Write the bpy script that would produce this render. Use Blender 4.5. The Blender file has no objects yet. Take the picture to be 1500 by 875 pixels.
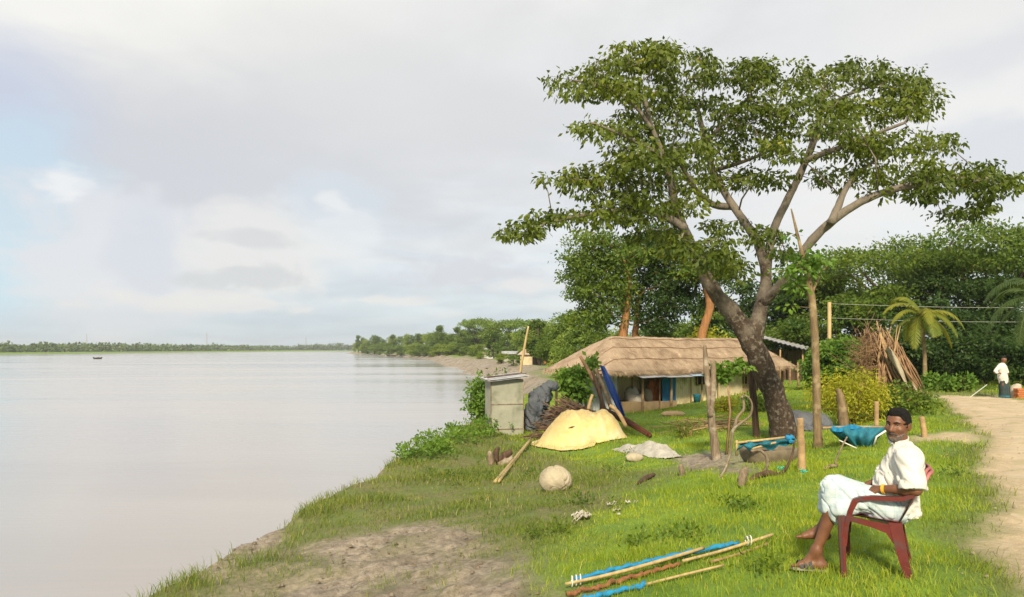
import bpy, math, random
import numpy as np
from mathutils import Vector, Matrix
rng = np.random.default_rng(7); random.seed(7)
S = bpy.context.scene; COL = S.collection
F = 1083.0; CZ = 1.65; HV = 511.0; WATER = -2.35
R = math.radians
# ------------------------------------------------------------------ noise + terrain
def _hash(ix, iy, s):
    n = (ix*374761393 + iy*668265263 + s*1442695041) & 0xffffffff
    n = ((n ^ (n >> 13))*1274126177) & 0xffffffff
    return ((n ^ (n >> 16)) & 0xffff)/65535.0
def vnoise(x, y, s=0):
    x = np.asarray(x, float); y = np.asarray(y, float)
    ix = np.floor(x).astype(np.int64); iy = np.floor(y).astype(np.int64)
    fx = x-ix; fy = y-iy; fx = fx*fx*(3-2*fx); fy = fy*fy*(3-2*fy)
    a = _hash(ix, iy, s); b = _hash(ix+1, iy, s); c = _hash(ix, iy+1, s); d = _hash(ix+1, iy+1, s)
    return (a*(1-fx)+b*fx)*(1-fy)+(c*(1-fx)+d*fx)*fy
def fbm(x, y, s=0, o=4):
    t = 0; a = .5
    for i in range(o):
        t = t+a*(vnoise(x, y, s+i*17)*2-1); x = np.asarray(x)*2.03+3.1; y = np.asarray(y)*2.03+1.7; a *= .5
    return t
def ss(x, a=0., b=1.):
    t = np.clip((np.asarray(x, float)-a)/(b-a), 0, 1); return t*t*(3-2*t)
EY = [-30, 0, 5, 7.7, 10.7, 13.5, 18, 24.4, 30, 45, 60, 100, 127, 200, 270, 430, 620, 680, 720, 800, 5000]
EX = [-7, -4.6, -4.1, -3.82, -3.45, -2.9, -2.6, -1.3, -1.0, 1.5, 3.2, 1., -2.5, -14, -24, -68, -134, -120, 0, 500, 4000]
PY = [-30, -5, 0, 3, 5, 6.2, 7.8, 14.7, 25.4, 30, 40, 60, 120, 270, 620, 720, 5000]
PX = [-9, -.6, 1.4, 2.75, 3.65, 4.3, 5.32, 9.55, 15.1, 17.2, 21, 26, 25, 10, -60, 60, 4100]
def Xe(y): return np.interp(y, EY, EX)+.35*fbm(np.asarray(y)*.7, 0*np.asarray(y)+3.3, 5)*np.interp(y, [0, 30, 100, 400], [1, 1.5, 8, 16])
def Xp(y): return np.interp(y, PY, PX)
def tpar(x, y): return (Xp(y)-x)/(Xp(y)-Xe(y))
def H(x, y, bumps=True):
    x = np.asarray(x, float); y = np.asarray(y, float)
    xe = Xe(y); t = tpar(x, y)
    h = np.interp(t, [-5, 0, .12, .22, .35, .45, .55, .65, .8, 1, 9], [.3, 0, -.01, -.04, -.14, -.27, -.43, -.6, -.78, -.95, -.95])
    h = h-.3*ss(y, 8, 18)*(1-ss(y, 60, 120))*ss(t, .08, .35)*(1-ss(t, .85, 1.))-.2*ss(y, 15, 30)*(1-ss(t, .1, .4))
    d = xe-x; w = np.interp(y, [0, 20, 60, 120, 300], [1., 1.2, 4, 9, 9])
    if bumps:
        near = 1-ss(y, 40, 90)
        pth = ss(np.abs(x-Xp(y)-1.0), .6, 1.8)
        h = h+near*(.10*fbm(x*.6, y*.6, 1)+.05*fbm(x*2.2, y*2.2, 2)*(.25+.75*pth)+.02*fbm(x*7, y*7, 3)*pth)
        h = h+ss(y, 60, 140)*.5*fbm(x*.05, y*.05, 8)+ss(y, 70, 110)*(1-ss(y, 230, 320))*(1-ss(np.abs(x-xe-1), 1, 7))*1.2*np.abs(fbm(x*.16, y*.10, 11))
    lo = -3.4
    h = h-(h-lo)*ss(d/w)
    XL = -338+.13*np.clip(y-722, 0, None)+8*fbm(y*.02, y*0, 9)
    hl = lo+2.25*ss((XL-x)/18.); hl = np.maximum(hl, lo+2.4*ss((y-1262)/20.))
    return np.maximum(h, hl)
_Y = np.geomspace(2.5, 700, 9000)
def gp(u, v):
    """world point where the view through pixel (u,v) of the photograph meets the ground"""
    z = CZ-(v-HV)/F*_Y; h = H((u-750)/F*_Y, _Y)
    i = int(np.argmax(z <= h)); y = float(_Y[i])
    return Vector(((u-750)/F*y, y, float(H((u-750)/F*y, y))))
def P(u, v, Y): return Vector(((u-750)/F*Y, Y, CZ-(v-HV)/F*Y))
def gz(x, y): return float(H(x, y))
# ------------------------------------------------------------------ objects
def tag(o, label=None, cat=None, group=None, kind=None):
    if label: o['label'] = label
    if cat: o['category'] = cat
    if group: o['group'] = group
    if kind: o['kind'] = kind
    return o
def thing(name, label, cat, loc=(0, 0, 0), rz=0, group=None):
    o = bpy.data.objects.new(name, None); COL.objects.link(o); o.empty_display_size = .2
    o.location = loc; o.rotation_euler = (0, 0, rz); return tag(o, label, cat, group)
def rawmesh(name, V, Fc, mats, parent=None, mi=None, smooth=False, attrs=None, off=None):
    """V (n,3); Fc list of (m,k) int arrays or a list of tuples"""
    V = np.asarray(V, np.float32).reshape(-1, 3)
    if off is not None: V = V-np.asarray(off, np.float32)
    me = bpy.data.meshes.new(name)
    if not isinstance(Fc, (list, tuple)) or (len(Fc) and isinstance(Fc[0], np.ndarray)):
        if isinstance(Fc, np.ndarray): Fc = [Fc]
        loops = np.concatenate([f.ravel() for f in Fc]); tot = np.concatenate([np.full(len(f), f.shape[1]) for f in Fc])
    else:
        loops = np.array([i for f in Fc for i in f]); tot = np.array([len(f) for f in Fc])
    me.vertices.add(len(V)); me.vertices.foreach_set('co', V.ravel())
    me.loops.add(len(loops)); me.loops.foreach_set('vertex_index', loops.astype(np.int32))
    me.polygons.add(len(tot)); st = np.concatenate([[0], np.cumsum(tot)[:-1]])
    me.polygons.foreach_set('loop_start', st.astype(np.int32))
    me.polygons.foreach_set('loop_total', tot.astype(np.int32))
    if mi is not None: me.polygons.foreach_set('material_index', np.asarray(mi, np.int32))
    me.polygons.foreach_set('use_smooth', np.full(len(tot), smooth) if np.isscalar(smooth) else np.asarray(smooth))
    for k, a in (attrs or {}).items():
        at = me.attributes.new(k, 'FLOAT', 'POINT'); at.data.foreach_set('value', np.asarray(a, np.float32))
    for m in (mats if isinstance(mats, (list, tuple)) else [mats]): me.materials.append(m)
    me.update(calc_edges=True); me.validate()
    o = bpy.data.objects.new(name, me); COL.objects.link(o)
    if parent: o.parent = parent
    return o
def rootloc(o):
    while o.parent: o = o.parent
    return o.location
class MB:
    def __init__(s): s.v = []; s.f = []; s.m = []; s.s = []; s.n = 0
    def add(s, V, Fc, m=0, smooth=False):
        for f in Fc: s.f.append(tuple(i+s.n for i in f)); s.m.append(m); s.s.append(smooth)
        for p in V: s.v.append((p[0], p[1], p[2]))
        s.n += len(V); return s
    def box(s, c, d, rot=None, m=0):
        x, y, z = d[0]/2, d[1]/2, d[2]/2
        V = [Vector((a*x, b*y, e*z)) for a in (-1, 1) for b in (-1, 1) for e in (-1, 1)]
        if rot is not None: V = [rot@p for p in V]
        V = [p+Vector(c) for p in V]
        return s.add(V, [(0, 1, 3, 2), (4, 6, 7, 5), (0, 4, 5, 1), (2, 3, 7, 6), (0, 2, 6, 4), (1, 5, 7, 3)], m)
    def tube(s, pts, rad, n=8, m=0, sx=1., jit=0., smooth=True):
        pts = [Vector(p) for p in pts]; k = len(pts)
        if np.isscalar(rad): rad = [rad]*k
        V = []; up = None
        for i, p in enumerate(pts):
            d = (pts[min(i+1, k-1)]-pts[max(i-1, 0)]); d = d.normalized() if d.length > 1e-9 else Vector((0, 0, 1))
            if up is None: up = Vector((1, 0, 0)) if abs(d.x) < .8 else Vector((0, 1, 0))
            a = (up-d*up.dot(d)); a = a.normalized() if a.length > 1e-6 else d.orthogonal().normalized(); up = a; b = d.cross(a)
            for j in range(n):
                t = 2*math.pi*j/n; r = rad[i]*(1+jit*(random.random()*2-1))
                V.append(p+a*(math.cos(t)*r*sx)+b*(math.sin(t)*r))
        Fc = [(i*n+j, i*n+(j+1) % n, (i+1)*n+(j+1) % n, (i+1)*n+j) for i in range(k-1) for j in range(n)]
        Fc += [tuple(range(n-1, -1, -1)), tuple(range((k-1)*n, k*n))]
        return s.add(V, Fc, m, smooth)
    def strip(s, pts, wv, tv, m=0):
        """flat bar along pts: half-extents wv and tv are vectors (or lists of them)"""
        k = len(pts); V = []
        for i, p in enumerate(pts):
            w = wv[i] if isinstance(wv, list) else wv; t = tv[i] if isinstance(tv, list) else tv
            p = Vector(p); V += [p-w-t, p+w-t, p+w+t, p-w+t]
        Fc = [(i*4+j, i*4+(j+1) % 4, i*4+4+(j+1) % 4, i*4+4+j) for i in range(k-1) for j in range(4)]
        Fc += [(3, 2, 1, 0), tuple(range(4*k-4, 4*k))]
        return s.add(V, Fc, m)
    def ball(s, c, r, m=0, nu=10, nv=7, jit=0., rot=None):
        V = []; c = Vector(c)
        for i in range(nv+1):
            ph = math.pi*i/nv
            for j in range(nu):
                th = 2*math.pi*j/nu; q = 1+jit*(random.random()*2-1)
                p = Vector((r[0]*math.sin(ph)*math.cos(th)*q, r[1]*math.sin(ph)*math.sin(th)*q, r[2]*math.cos(ph)*q))
                if rot is not None: p = rot@p
                V.append(c+p)
        return s.add(V, [(i*nu+j, (i+1)*nu+j, (i+1)*nu+(j+1) % nu, i*nu+(j+1) % nu) for i in range(nv) for j in range(nu)], m, True)
    def grid(s, fn, nu, nv, m=0, smooth=True):
        V = [fn(i/nu, j/nv) for j in range(nv+1) for i in range(nu+1)]
        w = nu+1
        return s.add(V, [(j*w+i, j*w+i+1, (j+1)*w+i+1, (j+1)*w+i) for j in range(nv) for i in range(nu)], m, smooth)
    def build(s, name, mats, parent=None, world=True):
        off = rootloc(parent) if (parent and world) else None
        return rawmesh(name, s.v, s.f, mats, parent, s.m, s.s, None, off)
    def top(s, name, mats, label, cat, group=None, loc=None):
        """a thing that is one mesh, its origin at its base"""
        a = np.array(s.v); loc = Vector(loc) if loc is not None else Vector((a[:, 0].mean(), a[:, 1].mean(), a[:, 2].min()))
        o = rawmesh(name, s.v, s.f, mats, None, s.m, s.s, None, loc); o.location = loc
        return tag(o, label, cat, group)
# ------------------------------------------------------------------ materials
def nt(m):
    m.use_nodes = True; t = m.node_tree; t.nodes.clear(); return t
def N(t, ty, **k):
    n = t.nodes.new(ty)
    for a, b in k.items():
        if a.startswith('i_'):
            key = a[2:].replace('_', ' '); n.inputs[int(key) if key.isdigit() else key].default_value = b
        else: setattr(n, a, b)
    return n
def mixc(t, fac, a, b, mode='MIX'):
    n = N(t, 'ShaderNodeMix', data_type='RGBA', blend_type=mode)
    for idx, val in ((0, fac), (6, a), (7, b)):
        if hasattr(val, 'is_linked'): t.links.new(val, n.inputs[idx])
        else: n.inputs[idx].default_value = val if idx == 0 else (*val, 1)
    return n.outputs[2]
def math_(t, op, a, b=None, c=None, clamp=False):
    n = N(t, 'ShaderNodeMath', operation=op, use_clamp=clamp)
    for i, v in enumerate((a, b, c)):
        if v is None: continue
        if hasattr(v, 'is_linked'): t.links.new(v, n.inputs[i])
        else: n.inputs[i].default_value = v
    return n.outputs[0]
def ramp(t, fac, stops, interp='LINEAR'):
    n = N(t, 'ShaderNodeValToRGB'); e = n.color_ramp.elements; n.color_ramp.interpolation = interp
    while len(e) < len(stops): e.new(.5)
    for q, (p, c) in zip(e, stops): q.position = p; q.color = (*c, 1) if not np.isscalar(c) else (c, c, c, 1)
    t.links.new(fac, n.inputs[0]); return n.outputs[0]
def noise(t, vec, scale, detail=5, rough=.6, dist=0.):
    n = N(t, 'ShaderNodeTexNoise', i_Scale=scale, i_Detail=detail, i_Roughness=rough, i_Distortion=dist)
    if vec is not None: t.links.new(vec, n.inputs['Vector'])
    return n.outputs['Fac']
def coords(t, stretch=None, kind='Object'):
    c = N(t, 'ShaderNodeTexCoord').outputs[kind]
    if stretch:
        m = N(t, 'ShaderNodeMapping'); m.inputs['Scale'].default_value = stretch; t.links.new(c, m.inputs[0]); c = m.outputs[0]
    return c
def pmat(name, c1, c2=None, scale=4., rough=.85, bump=.3, stretch=None, c3=None, s3=1., spec=.3, dist=.02, metal=0., transl=0.):
    m = bpy.data.materials.new(name); t = nt(m); v = coords(t, stretch); c2 = c2 or tuple(x*.6 for x in c1)
    n1 = noise(t, v, scale, 7, .65)
    col = mixc(t, ramp(t, n1, [(.35, 0.), (.65, 1.)]), c1, c2)
    if c3 is not None:
        n3 = noise(t, coords(t), s3, 4, .6); col = mixc(t, ramp(t, n3, [(.52, 0.), (.66, 1.)]), col, c3)
    b = N(t, 'ShaderNodeBsdfPrincipled', i_Roughness=rough, i_Metallic=metal); b.inputs['Specular IOR Level'].default_value = spec
    t.links.new(col, b.inputs['Base Color'])
    if bump:
        bn = N(t, 'ShaderNodeBump', i_Strength=bump, i_Distance=dist); t.links.new(noise(t, v, scale*2.5, 6, .7), bn.inputs['Height']); t.links.new(bn.outputs[0], b.inputs['Normal'])
    sh = b.outputs[0]
    if transl:
        tr = N(t, 'ShaderNodeBsdfTranslucent'); t.links.new(col, tr.inputs[0]); mx = N(t, 'ShaderNodeMixShader', i_Fac=transl)
        t.links.new(sh, mx.inputs[1]); t.links.new(tr.outputs[0], mx.inputs[2]); sh = mx.outputs[0]
    t.links.new(sh, N(t, 'ShaderNodeOutputMaterial').inputs[0]); return m
def leafmat(name, ca, cb, transl=.35, rough=.55, big=.35, cyel=None, spec=.3):
    """leaf colour from a per-leaf random tint and slow noise through the plant"""
    m = bpy.data.materials.new(name); t = nt(m)
    at = N(t, 'ShaderNodeAttribute', attribute_name='tint').outputs['Fac']
    n1 = noise(t, coords(t), big, 3, .6)
    f = math_(t, 'ADD', math_(t, 'MULTIPLY', at, .55), math_(t, 'MULTIPLY_ADD', n1, 1.6, -.55), clamp=True)
    col = mixc(t, f, ca, cb)
    if cyel is not None: col = mixc(t, ramp(t, at, [(.93, 0.), (.99, 1.)]), col, cyel)
    b = N(t, 'ShaderNodeBsdfPrincipled', i_Roughness=rough); b.inputs['Specular IOR Level'].default_value = spec
    t.links.new(col, b.inputs['Base Color'])
    tr = N(t, 'ShaderNodeBsdfTranslucent'); t.links.new(mixc(t, 1., col, (1.5, 1.4, .5), 'MULTIPLY'), tr.inputs[0])
    mx = N(t, 'ShaderNodeMixShader', i_Fac=transl); t.links.new(b.outputs[0], mx.inputs[1]); t.links.new(tr.outputs[0], mx.inputs[2])
    t.links.new(mx.outputs[0], N(t, 'ShaderNodeOutputMaterial').inputs[0]); return m
M = {}
M['leaf'] = leafmat('shade_tree_leaf', (.018, .046, .007), (.15, .19, .015), .30, cyel=(.3, .27, .03))
M['leaf_dark'] = leafmat('dark_leaf', (.014, .042, .009), (.06, .11, .015), .3)
M['leaf_mid'] = leafmat('mid_leaf', (.034, .09, .012), (.15, .21, .02), .35, cyel=(.28, .27, .03))
M['leaf_fresh'] = leafmat('fresh_leaf', (.05, .14, .02), (.17, .27, .03), .35)
M['leaf_far'] = leafmat('far_leaf', (.06, .13, .022), (.20, .27, .04), .3, big=.08)
M['leaf_farfresh'] = leafmat('far_fresh_leaf', (.09, .17, .02), (.27, .33, .04), .3, big=.08)
M['leaf_farshore'] = leafmat('far_shore_leaf', (.06, .10, .03), (.11, .15, .04), .2, big=.01)
M['leaf_yellow'] = leafmat('yellow_leaf', (.22, .27, .02), (.46, .42, .03), .4, big=1.2, cyel=(.65, .22, .02))
M['palm'] = leafmat('palm_leaf', (.10, .16, .02), (.40, .33, .035), .35, big=.5)
M['palm_dark'] = leafmat('palm_leaf_dark', (.04, .075, .02), (.09, .13, .03), .3, big=.5)
M['grass'] = leafmat('lush_grass_blade', (.12, .215, .016), (.35, .41, .03), .38, .6, .6, cyel=(.50, .44, .12))
M['dry'] = leafmat('olive_grass_blade', (.085, .15, .022), (.23, .26, .05), .35, .7, .55, cyel=(.4, .34, .15))
M['bark'] = pmat('bark_grey_brown', (.085, .06, .042), (.032, .022, .016), 3., .95, .9, (3, 3, .8), (.20, .17, .135), 12., dist=.05)
M['bark_thin'] = pmat('bark_thin', (.24, .17, .09), (.12, .085, .05), 5., .95, .6, (3, 3, .6), (.33, .26, .15), 3.)
M['bark_orange'] = pmat('bark_orange', (.36, .17, .065), (.20, .10, .045), 3., .95, .6, (3, 3, .6))
M['wood_grey'] = pmat('weathered_wood', (.26, .20, .14), (.12, .09, .06), 6., .95, .7, (4, 4, .5), (.36, .31, .24), 4.)
M['wood_dark'] = pmat('dark_wood', (.12, .075, .05), (.05, .03, .022), 6., .95, .7, (4, 4, .5))
M['stick'] = pmat('dry_stick', (.36, .22, .12), (.14, .085, .05), 5., .95, .4)
M['stick_tan'] = pmat('tan_stick', (.42, .29, .15), (.22, .14, .075), 5., .95, .4)
M['bamboo'] = pmat('bamboo', (.47, .36, .17), (.30, .22, .10), 5., .6, .3, (3, 3, .4))
M['thatch'] = pmat('thatch', (.54, .415, .30), (.37, .275, .195), 5., 1., 1., (11, .8, 2), (.30, .21, .145), .9, dist=.06)
M['straw'] = pmat('straw', (.62, .48, .33), (.22, .15, .09), 2., 1., 0.)
M['tin_cream'] = pmat('cream_sheet', (.70, .61, .37), (.54, .46, .28), 1.2, .7, .15, None, (.36, .28, .16), .9)
M['plaster'] = pmat('earth_plaster', (.58, .50, .33), (.42, .35, .22), 2., .95, .4)
M['mud_wall'] = pmat('mud_wall', (.42, .30, .17), (.28, .20, .115), 2., .95, .5)
M['tin_grey'] = pmat('grey_tin', (.42, .44, .46), (.27, .28, .30), 2., .5, .15, None, (.2, .15, .11), 1.1)
M['tin_blue'] = pmat('blue_tin', (.26, .42, .62), (.38, .48, .60), 2., .45, .1)
M['cement'] = pmat('cement_sheet', (.33, .33, .27), (.22, .23, .18), 1.6, .95, .3, None, (.13, .14, .09), .8)
M['concrete'] = pmat('pale_concrete', (.46, .40, .33), (.33, .28, .22), 6., .95, .4)
M['brick'] = pmat('orange_brick', (.50, .17, .06), (.34, .12, .05), 6., .95, .4)
M['blue_cloth'] = pmat('blue_cloth', (.012, .17, .36), (.02, .11, .25), 3., .8, .3)
M['blue_tarp'] = pmat('blue_tarp', (.03, .09, .38), (.015, .045, .2), 3., .55, .5)
M['black_tarp'] = pmat('black_tarp', (.055, .065, .08), (.10, .11, .13), 3., .5, .9, dist=.06)
M['grey_tarp'] = pmat('grey_tarp', (.12, .13, .15), (.06, .065, .08), 2.5, .6, .9, dist=.06)
M['yellow'] = pmat('yellow_tarp', (.66, .53, .255), (.60, .44, .17), 1.6, .75, .7, None, (.66, .56, .34), 1.4, dist=.06)
M['sack'] = pmat('pale_sack', (.50, .48, .43), (.34, .32, .28), 5., .95, .7, dist=.04)
M['sack_tan'] = pmat('tan_sack', (.42, .37, .27), (.30, .255, .175), 4., .95, .7, dist=.03)
M['orange_cloth'] = pmat('orange_cloth', (.42, .14, .03), (.20, .07, .03), 6., .95, .4)
M['net_blue'] = pmat('blue_net', (.015, .17, .40), (.02, .26, .46), 14., .7, .8)
M['net_teal'] = pmat('teal_net', (.02, .17, .24), (.015, .10, .15), 9., .7, .8)
M['net_brown'] = pmat('brown_net', (.30, .13, .06), (.18, .08, .035), 14., .95, .9)
M['rust_net'] = pmat('dark_red_net', (.11, .035, .02), (.05, .02, .012), 8., .95, .8)
M['rope_white'] = pmat('white_rope', (.72, .72, .68), (.55, .55, .5), 9., .9, .4)
M['twine'] = pmat('turquoise_twine', (.06, .48, .38), (.04, .36, .3), 9., .8, .3)
M['plastic_white'] = pmat('white_plastic_scrap', (.48, .45, .39), (.30, .28, .23), 7., .6, .6)
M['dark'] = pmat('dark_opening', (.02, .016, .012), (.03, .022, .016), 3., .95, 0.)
M['steel'] = pmat('pole_metal', (.36, .37, .38), (.3, .3, .3), 3., .6, 0.)
M['wire'] = pmat('pale_wire', (.5, .5, .47), (.4, .4, .38), 3., .6, 0.)
M['chair'] = pmat('maroon_plastic', (.135, .022, .018), (.10, .014, .012), 9., .42, .12, None, (.085, .035, .035), 7., spec=.45)
M['chair_worn'] = pmat('faded_maroon_plastic', (.40, .16, .15), (.26, .06, .055), 14., .6, .15)
M['skin'] = pmat('brown_skin', (.18, .08, .041), (.125, .052, .027), 9., .5, .12, spec=.4, dist=.004)
M['skin_pale'] = pmat('foot_skin', (.22, .11, .075), (.15, .07, .045), 20., .6, .15, dist=.004)
M['hair'] = pmat('black_hair', (.007, .006, .006), (.014, .013, .013), 60., .9, .8, dist=.01, spec=.15)
M['beard'] = pmat('grey_stubble', (.20, .17, .15), (.07, .05, .04), 90., .9, .4, dist=.004)
M['moustache'] = pmat('dark_moustache', (.03, .024, .022), (.08, .07, .06), 80., .9, .4)
M['eye'] = pmat('eye_white', (.5, .45, .4), (.42, .36, .32), 9., .3, 0.)
M['shirt'] = pmat('white_cotton_shirt', (.63, .625, .59), (.56, .55, .52), 6., .9, .35, dist=.012, transl=.06)
M['sandal'] = pmat('dark_sandal', (.035, .033, .038), (.07, .068, .07), 9., .7, .3)
M['sole'] = pmat('sandal_sole', (.30, .28, .22), (.2, .19, .15), 9., .8, .2)
M['gold'] = pmat('yellow_wristband', (.75, .42, .04), (.62, .34, .04), 9., .5, .1)
M['trough'] = pmat('weathered_mud_trough', (.20, .165, .115), (.11, .09, .06), 5., .95, .6)
M['chair_dark'] = pmat('dark_brown_plastic', (.055, .032, .028), (.09, .03, .026), 12., .6, .15)
M['firewood'] = pmat('brown_firewood', (.22, .14, .09), (.09, .058, .04), 5., .95, .5)
M['mud_clod'] = pmat('dry_mud_clod', (.20, .165, .12), (.10, .08, .055), 9., .95, .5)
M['path_pebble'] = pmat('path_pebble', (.36, .30, .22), (.22, .17, .12), 9., .95, .5)
M['far_skin'] = M['skin']
def lungi_mat(name, base, line, hem=None):
    m = bpy.data.materials.new(name); t = nt(m); c = coords(t); s = N(t, 'ShaderNodeSeparateXYZ'); t.links.new(c, s.inputs[0])
    col = mixc(t, ramp(t, noise(t, c, 5.), [(.35, 0.), (.7, 1.)]), base, tuple(x*.93 for x in base))
    for ax, fr in ((0, 110), (2, 100), (0, 37)):
        w = math_(t, 'SINE', math_(t, 'MULTIPLY', s.outputs[ax], fr)); col = mixc(t, math_(t, 'MULTIPLY', ramp(t, w, [(.80, 0.), (.95, 1.)]), .28), col, line)
    b = N(t, 'ShaderNodeBsdfPrincipled', i_Roughness=.9); t.links.new(col, b.inputs['Base Color'])
    bn = N(t, 'ShaderNodeBump', i_Strength=.3, i_Distance=.01); t.links.new(noise(t, c, 14.), bn.inputs['Height']); t.links.new(bn.outputs[0], b.inputs['Normal'])
    t.links.new(b.outputs[0], N(t, 'ShaderNodeOutputMaterial').inputs[0]); return m
M['lungi'] = lungi_mat('pale_blue_check_cloth', (.47, .545, .57), (.22, .37, .47))
M['lungi_dark'] = lungi_mat('dark_green_check_cloth', (.022, .04, .045), (.05, .07, .07))
# ------------------------------------------------------------------ signed-distance modelling (one continuous surface)
class Field:
    def __init__(s, lo, hi, h):
        s.lo = np.array(lo, float); s.h = h; s.n = np.ceil((np.array(hi)-s.lo)/h).astype(int)+1
        s.d = np.full(s.n, 1.0, np.float32)
    def _sub(s, lo, hi):
        a = np.clip(np.floor((np.array(lo)-s.lo)/s.h).astype(int), 0, s.n); b = np.clip(np.ceil((np.array(hi)-s.lo)/s.h).astype(int)+1, 0, s.n)
        sl = tuple(slice(i, j) for i, j in zip(a, b))
        g = np.meshgrid(*[s.lo[i]+s.h*np.arange(a[i], b[i]) for i in range(3)], indexing='ij')
        return sl, np.stack(g, -1)
    def _op(s, sl, d, k, sub):
        o = s.d[sl]
        if sub:
            h = np.clip(.5-.5*(o+d)/k, 0, 1); s.d[sl] = o*(1-h)-d*h+k*h*(1-h)
        else:
            h = np.clip(.5+.5*(d-o)/k, 0, 1); s.d[sl] = d*(1-h)+o*h-k*h*(1-h)
    def cap(s, a, b, ra, rb=None, k=.02, sub=False, cut=False, flat=None):
        rb = ra if rb is None else rb; a = np.array(a, float); b = np.array(b, float); m = max(ra, rb)+k*2+.03
        sl, p = s._sub(np.minimum(a, b)-m, np.maximum(a, b)+m)
        if p.size == 0: return s
        ab = b-a; t = np.clip(((p-a)@ab)/max(ab@ab, 1e-9), 0, 1); q = p-a-t[..., None]*ab
        if flat is not None:
            ax, f = flat; ax = np.array(ax, float); q = q+(q@ax)[..., None]*ax*(f-1)
        d = np.linalg.norm(q, axis=-1)-(ra+(rb-ra)*t)
        if cut: d = np.maximum(d, (p-b)@(ab/np.linalg.norm(ab)))
        s._op(sl, d, k, sub); return s
    def ell(s, c, r, rot=None, k=.02, sub=False):
        c = np.array(c, float); r = np.array(r, float); m = r.max()+k*2+.03
        sl, p = s._sub(c-m, c+m)
        if p.size == 0: return s
        q = p-c
        if rot is not None: q = q@np.array(rot)          # columns of rot = local axes
        k0 = np.linalg.norm(q/r, axis=-1); k1 = np.linalg.norm(q/(r*r), axis=-1)+1e-9
        s._op(sl, k0*(k0-1)/k1, k, sub); return s
    def clip(s, pt, nrm, k=.004):
        """keep the side where (p-pt).n < 0"""
        sl, p = s._sub(s.lo, s.lo+s.h*s.n); d = (p-np.array(pt))@np.array(nrm); o = s.d[sl]; d = d[:o.shape[0], :o.shape[1], :o.shape[2]]
        h = np.clip(.5-.5*(d-o)/k, 0, 1); s.d[sl] = d*(1-h)+o*h+k*h*(1-h); return s
    def mesh(s):
        d = s.d; ins = d < 0; n = np.array(d.shape)-1
        cnt = np.zeros(n, np.float32); acc = np.zeros((*n, 3), np.float32)
        def corner(i, j, k): return d[i:i+n[0], j:j+n[1], k:k+n[2]]
        for ax in range(3):
            for o1 in (0, 1):
                for o2 in (0, 1):
                    a = [0, 0, 0]; oth = [q for q in range(3) if q != ax]; a[oth[0]] = o1; a[oth[1]] = o2
                    b = list(a); b[ax] = 1; da = corner(*a); db = corner(*b); x = (da < 0) != (db < 0)
                    tt = np.where(x, da/np.where(x, da-db, 1), 0); cnt += x
                    pos = np.zeros((*n, 3), np.float32); pos[..., oth[0]] = o1; pos[..., oth[1]] = o2; pos[..., ax] = tt
                    acc += pos*x[..., None]
        act = cnt > 0; idx = np.full(n, -1); idx[act] = np.arange(act.sum())
        V = (np.argwhere(act)+acc[act]/cnt[act][:, None])*s.h+s.lo
        Q = []
        for ax in range(3):
            oth = [q for q in range(3) if q != ax]
            sa = [slice(None)]*3; sb = [slice(None)]*3; sa[ax] = slice(0, -1); sb[ax] = slice(1, None)
            x = ins[tuple(sa)] != ins[tuple(sb)]; e = np.argwhere(x)
            ok = np.all((e[:, oth] > 0) & (e[:, oth] < n[oth]), axis=1); e = e[ok]
            fl = ins[tuple(sa)][tuple(e.T)]
            q = []
            for o1, o2 in ((-1, -1), (0, -1), (0, 0), (-1, 0)):
                c = e.copy(); c[:, oth[0]] += o1; c[:, oth[1]] += o2; q.append(idx[tuple(c.T)])
            q = np.stack(q, 1); rev = fl if ax != 1 else ~fl
            q[~rev] = q[~rev][:, ::-1]; Q.append(q)
        Q = np.concatenate(Q); return V, Q[(Q >= 0).all(1)]
def vnormals(V, Q):
    fn = np.cross(V[Q[:, 2]]-V[Q[:, 0]], V[Q[:, 3]]-V[Q[:, 1]]); vn = np.zeros_like(V)
    for i in range(4): np.add.at(vn, Q[:, i], fn)
    return vn/(np.linalg.norm(vn, axis=1)[:, None]+1e-9)
def relax(V, Q, it=2, lam=.5):
    for _ in range(it):
        acc = np.zeros_like(V); c = np.zeros(len(V))
        for i in range(4):
            np.add.at(acc, Q[:, i], V[Q[:, (i+1) % 4]]); np.add.at(c, Q[:, i], 1); np.add.at(acc, Q[:, i], V[Q[:, (i+3) % 4]]); np.add.at(c, Q[:, i], 1)
        V = V*(1-lam)+lam*acc/np.maximum(c, 1)[:, None]
    return V
def n3(V, f, s=0):
    return fbm(V[:, 0]*f+V[:, 2]*f*.7, V[:, 1]*f-V[:, 2]*f*.55+7, s, 3)
# ------------------------------------------------------------------ masks in world space
def poly_mask(x, y, pts, feather):
    """soft inside mask of a ground polygon"""
    x = np.asarray(x, float); y = np.asarray(y, float); ins = np.zeros(x.shape, bool); dm = np.full(x.shape, 1e9); n = len(pts)
    for i in range(n):
        (x1, y1), (x2, y2) = pts[i], pts[(i+1) % n]
        c = ((y1 > y) != (y2 > y)) & (x < (x2-x1)*(y-y1)/((y2-y1) if y2 != y1 else 1e-9)+x1); ins ^= c
        t = np.clip(((x-x1)*(x2-x1)+(y-y1)*(y2-y1))/((x2-x1)**2+(y2-y1)**2+1e-9), 0, 1)
        dm = np.minimum(dm, np.hypot(x-x1-t*(x2-x1), y-y1-t*(y2-y1)))
    return ss(np.where(ins, dm, -dm)/feather, -1, 1)
def gxy(*uv): return [tuple(gp(u, v)[:2]) for u, v in uv]
MUD = gxy((345, 872), (430, 812), (520, 778), (640, 765), (735, 785), (775, 845), (760, 900), (500, 940), (330, 920))
MUD3 = gxy((285, 842), (340, 800), (405, 768), (425, 785), (380, 812), (320, 850))
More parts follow.
